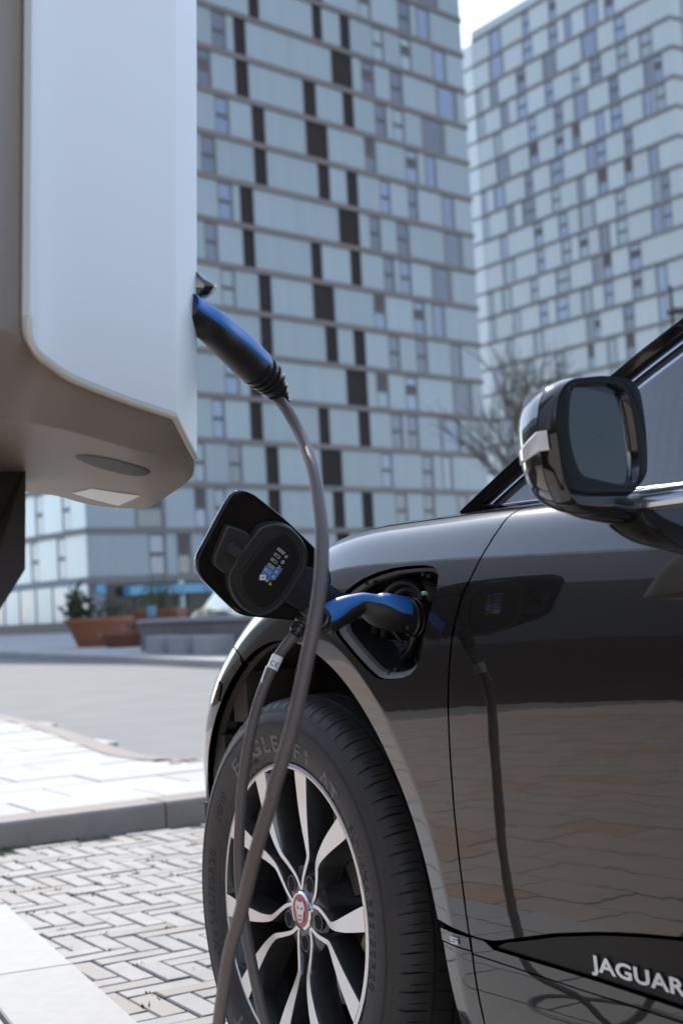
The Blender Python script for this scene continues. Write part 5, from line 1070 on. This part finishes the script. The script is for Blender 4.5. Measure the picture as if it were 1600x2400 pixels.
pb_ = pp_[::1]; n = len(pb_); m.add([p+Vector((0, -.005, 0)) for p in pb_]+[p+Vector((-.024, .09, 0)) for p in pb_], [tuple(range(n)), tuple(range(n, 2*n))[::-1]]+[(i, n+i, n+(i+1) % n, (i+1) % n) for i in range(n)]); m.build('post', 'charger_dark', cg, smooth=False)
m = MB(); s_ = [loc_(Vector(p)) for p in CHSLOT]; m.add([p+Vector((0, -.004, 0)) for p in s_]+[p+Vector((0, .02, 0)) for p in s_], [(0, 1, 2, 3), (0, 4, 5, 1), (1, 5, 6, 2), (2, 6, 7, 3), (3, 7, 4, 0)]); m.build('slot_shade', 'dark', cg, smooth=False)  # dark plate painted as the shade inside an opening
m = MB(); bpl = Vector((e_.x-.06, e_.y, 0)); m.bbox((bpl.x-.13, bpl.y-.13, 0.008), (bpl.x+.13, bpl.y+.13, .026), .006); m.build('base_plate', 'charger_dark', cg, smooth=False)
lid = [loc_(Vector(p)) for p in CHLID]; lc = sum(lid, Vector())/len(lid); m = MB(); lp = [Vector(x) for x in catmull([tuple(p) for p in lid], 5, True)]
vd = Vector((-.09, .99, .1)); m.loft([[lc+(p-lc)*k+vd*h for p in lp] for k, h in ((.05, -.012), (.5, -.011), (.85, -.006), (1., .004), (.95, .014), (.6, .03), (.05, .034))], True); m.build('socket_lid', 'gloss_black', cg, sharp=40)
# ------------------------------------------------------------------ charging cable: two plugs and a loop of lead between them
cc = thing('charging_cable', 'grey charging cable with blue and black plugs, running from the charger to the car', 'charging cable', (-.3, 2.05, 0))
co = Vector((-.3, 2.05, 0))
lowp = [(*(Mw @ Vector(p[:3])), p[3]) for p in LOWC]
def plug(pts, Bs, i0, i1, asp, upv, label, grip_scale=1.05):
    P = [np.array(p) for p in catmull(pts, 5)]; n = len(P); NR = 28; rings = []; fr = []
    for i, p in enumerate(P):
        t = Vector(P[min(i+1, n-1)][:3]-P[max(i-1, 0)][:3]).normalized(); u = (upv-t*upv.dot(t)).normalized(); s = t.cross(u).normalized(); c = Vector(p[:3])-co; h = p[3]; fr.append((c, u, s, h, t))
        rings.append([c+u*h*math.cos(a)+s*h*asp*math.sin(a) for a in np.linspace(0, 2*math.pi, NR, endpoint=False)])
    m = MB(); m.loft(rings, True, True, True); o = m.build('plug', 'plug_black', cc); o['label'] = label
    bs = np.interp(np.linspace(0, len(pts)-1, n), range(len(pts)), Bs); g = MB(); gr = []
    for i in range(i0*5, min(n, i1*5+1)):
        c, u, s, h, t = fr[i]; B = R(bs[i]); e = 0 if i0*5 < i < min(n, i1*5+1)-1 else -.04
        row = [c+(u*h*math.cos(a)+s*h*asp*math.sin(a))*(grip_scale+e-(.09 if q in (0, 16) else (.012 if q in (1, 15) else 0))) for q, a in enumerate(np.linspace(-B, B, 17))]; gr.append(row)
    g.loft(gr, False); g.add(gr[0], [tuple(range(17))]); g.add(gr[-1], [tuple(range(17))[::-1]]); g.build('grip', 'grip_blue', o, sharp=50)
    return o, fr
o1, fr1 = plug(lowp, [95, 95, 93, 80, 70, 80, 90, 100, 108, 104], 1, 9, .86, Vector((0, 0, 1)), 'plug in the wing of the car', 1.06)
# nose collar and its seals
c, u, s, h, t = fr1[0]; nd = (Vector((0, 1, 0)).copy()); nose_d = (Mw.to_3x3() @ Vector((0, 1, 0)))
m = MB(); rr = [[c+nose_d*o_+(Vector((0, 0, 1))*math.cos(a)+(Mw.to_3x3() @ Vector((1, 0, 0)))*math.sin(a))*r for a in np.linspace(0, 2*math.pi, 36, endpoint=False)] for o_, r in ((-.012, .0285), (-.010, .031), (-.006, .031), (-.005, .0295), (-.002, .0295), (-.001, .0312), (.004, .0312), (.005, .029), (.012, .029), (.03, .027))]
m.loft(rr, True, False, True); m.build('plug_collar', 'cable_black', o1, sharp=35)
def boot(pts, par, nrib, up=None):
    P = catmull(pts, 10); m = MB(); L = len(P); pp = [Vector(p[:3])-co for p in P]; rr_ = []
    for i, p in enumerate(P): ph = i/(L-1)*nrib; rr_.append(p[3]*(1.0 if (ph % 1) < .6 else .82))
    m.tube(pp, rr_, 24); m.build('boot', 'cable_black', par, sharp=40)
e1 = Vector(lowp[-1][:3]); lc0 = [Vector(p) for p in LOWCAB]
boot([(*e1, .0195), (*(e1*.6+lc0[0]*.4), .0180), (*lc0[0], .0158), (*lc0[1], .0135), (*lc0[2], .0115)], o1, 6)
UPV = rt_*.72+up_*.70
o2, fr2 = plug([tuple(p) for p in UPC], [66, 66, 66, 64, 62, 60, 52], 0, 6, .9, UPV, 'plug in the charging station', 1.05)
boot([tuple(p) for p in UPB], o2, 6)
path = [Vector(p) for p in TOPCAB]+[Vector(p) for p in ((-.212, 1.93, .21), (-.228, 2.02, .085), (-.262, 2.14, .019), (-.35, 2.28, .0095), (-.47, 2.27, .0095), (-.50, 2.10, .0095), (-.40, 1.95, .0095), (-.26, 1.92, .011), (-.165, 1.96, .035), (-.122, 2.02, .11), (-.118, 2.044, .19))]+lc0[::-1][:-2]
m = MB(); m.tube([Vector(p)-co for p in catmull([tuple(p) for p in path], 6)], .0081, 18); m.build('cable', 'cable', cc)
# printed tag wrapped round the lower end
ta, tb = lc0[4], lc0[5]; d = (tb-ta).normalized(); tg = MB(); tg.tube([ta-d*.010-co, ta+d*.012-co], .0088, 20, False)
sd3 = d.cross(Vector((0, -1, 0))).normalized(); fn = Vector((0, -1, 0)); b0 = ta-co+d*.010+fn*.004
tg.add([b0+sd3*-.004, b0+sd3*.0105, b0+sd3*.0085+d*.024+fn*.003, b0+sd3*.000+d*.030+fn*.003], [(0, 1, 2, 3)])
tgo = tg.build('cable_tag', 'white_print', cc)
v, f = text_mesh('CE', .011, 0, 2, 1.1); c_ = ta-co; rt3 = sd3*(1 if sd3.x > 0 else -1); upd = -d
ln = []
for p in v:
    a = (p[0]-.007)/.0089; ln.append(c_+upd*(p[1]-.006)+(fn*math.cos(a)+rt3*math.sin(a))*.0092)
obj('tag_print', ln, f, 'dark', tgo, smooth=False)
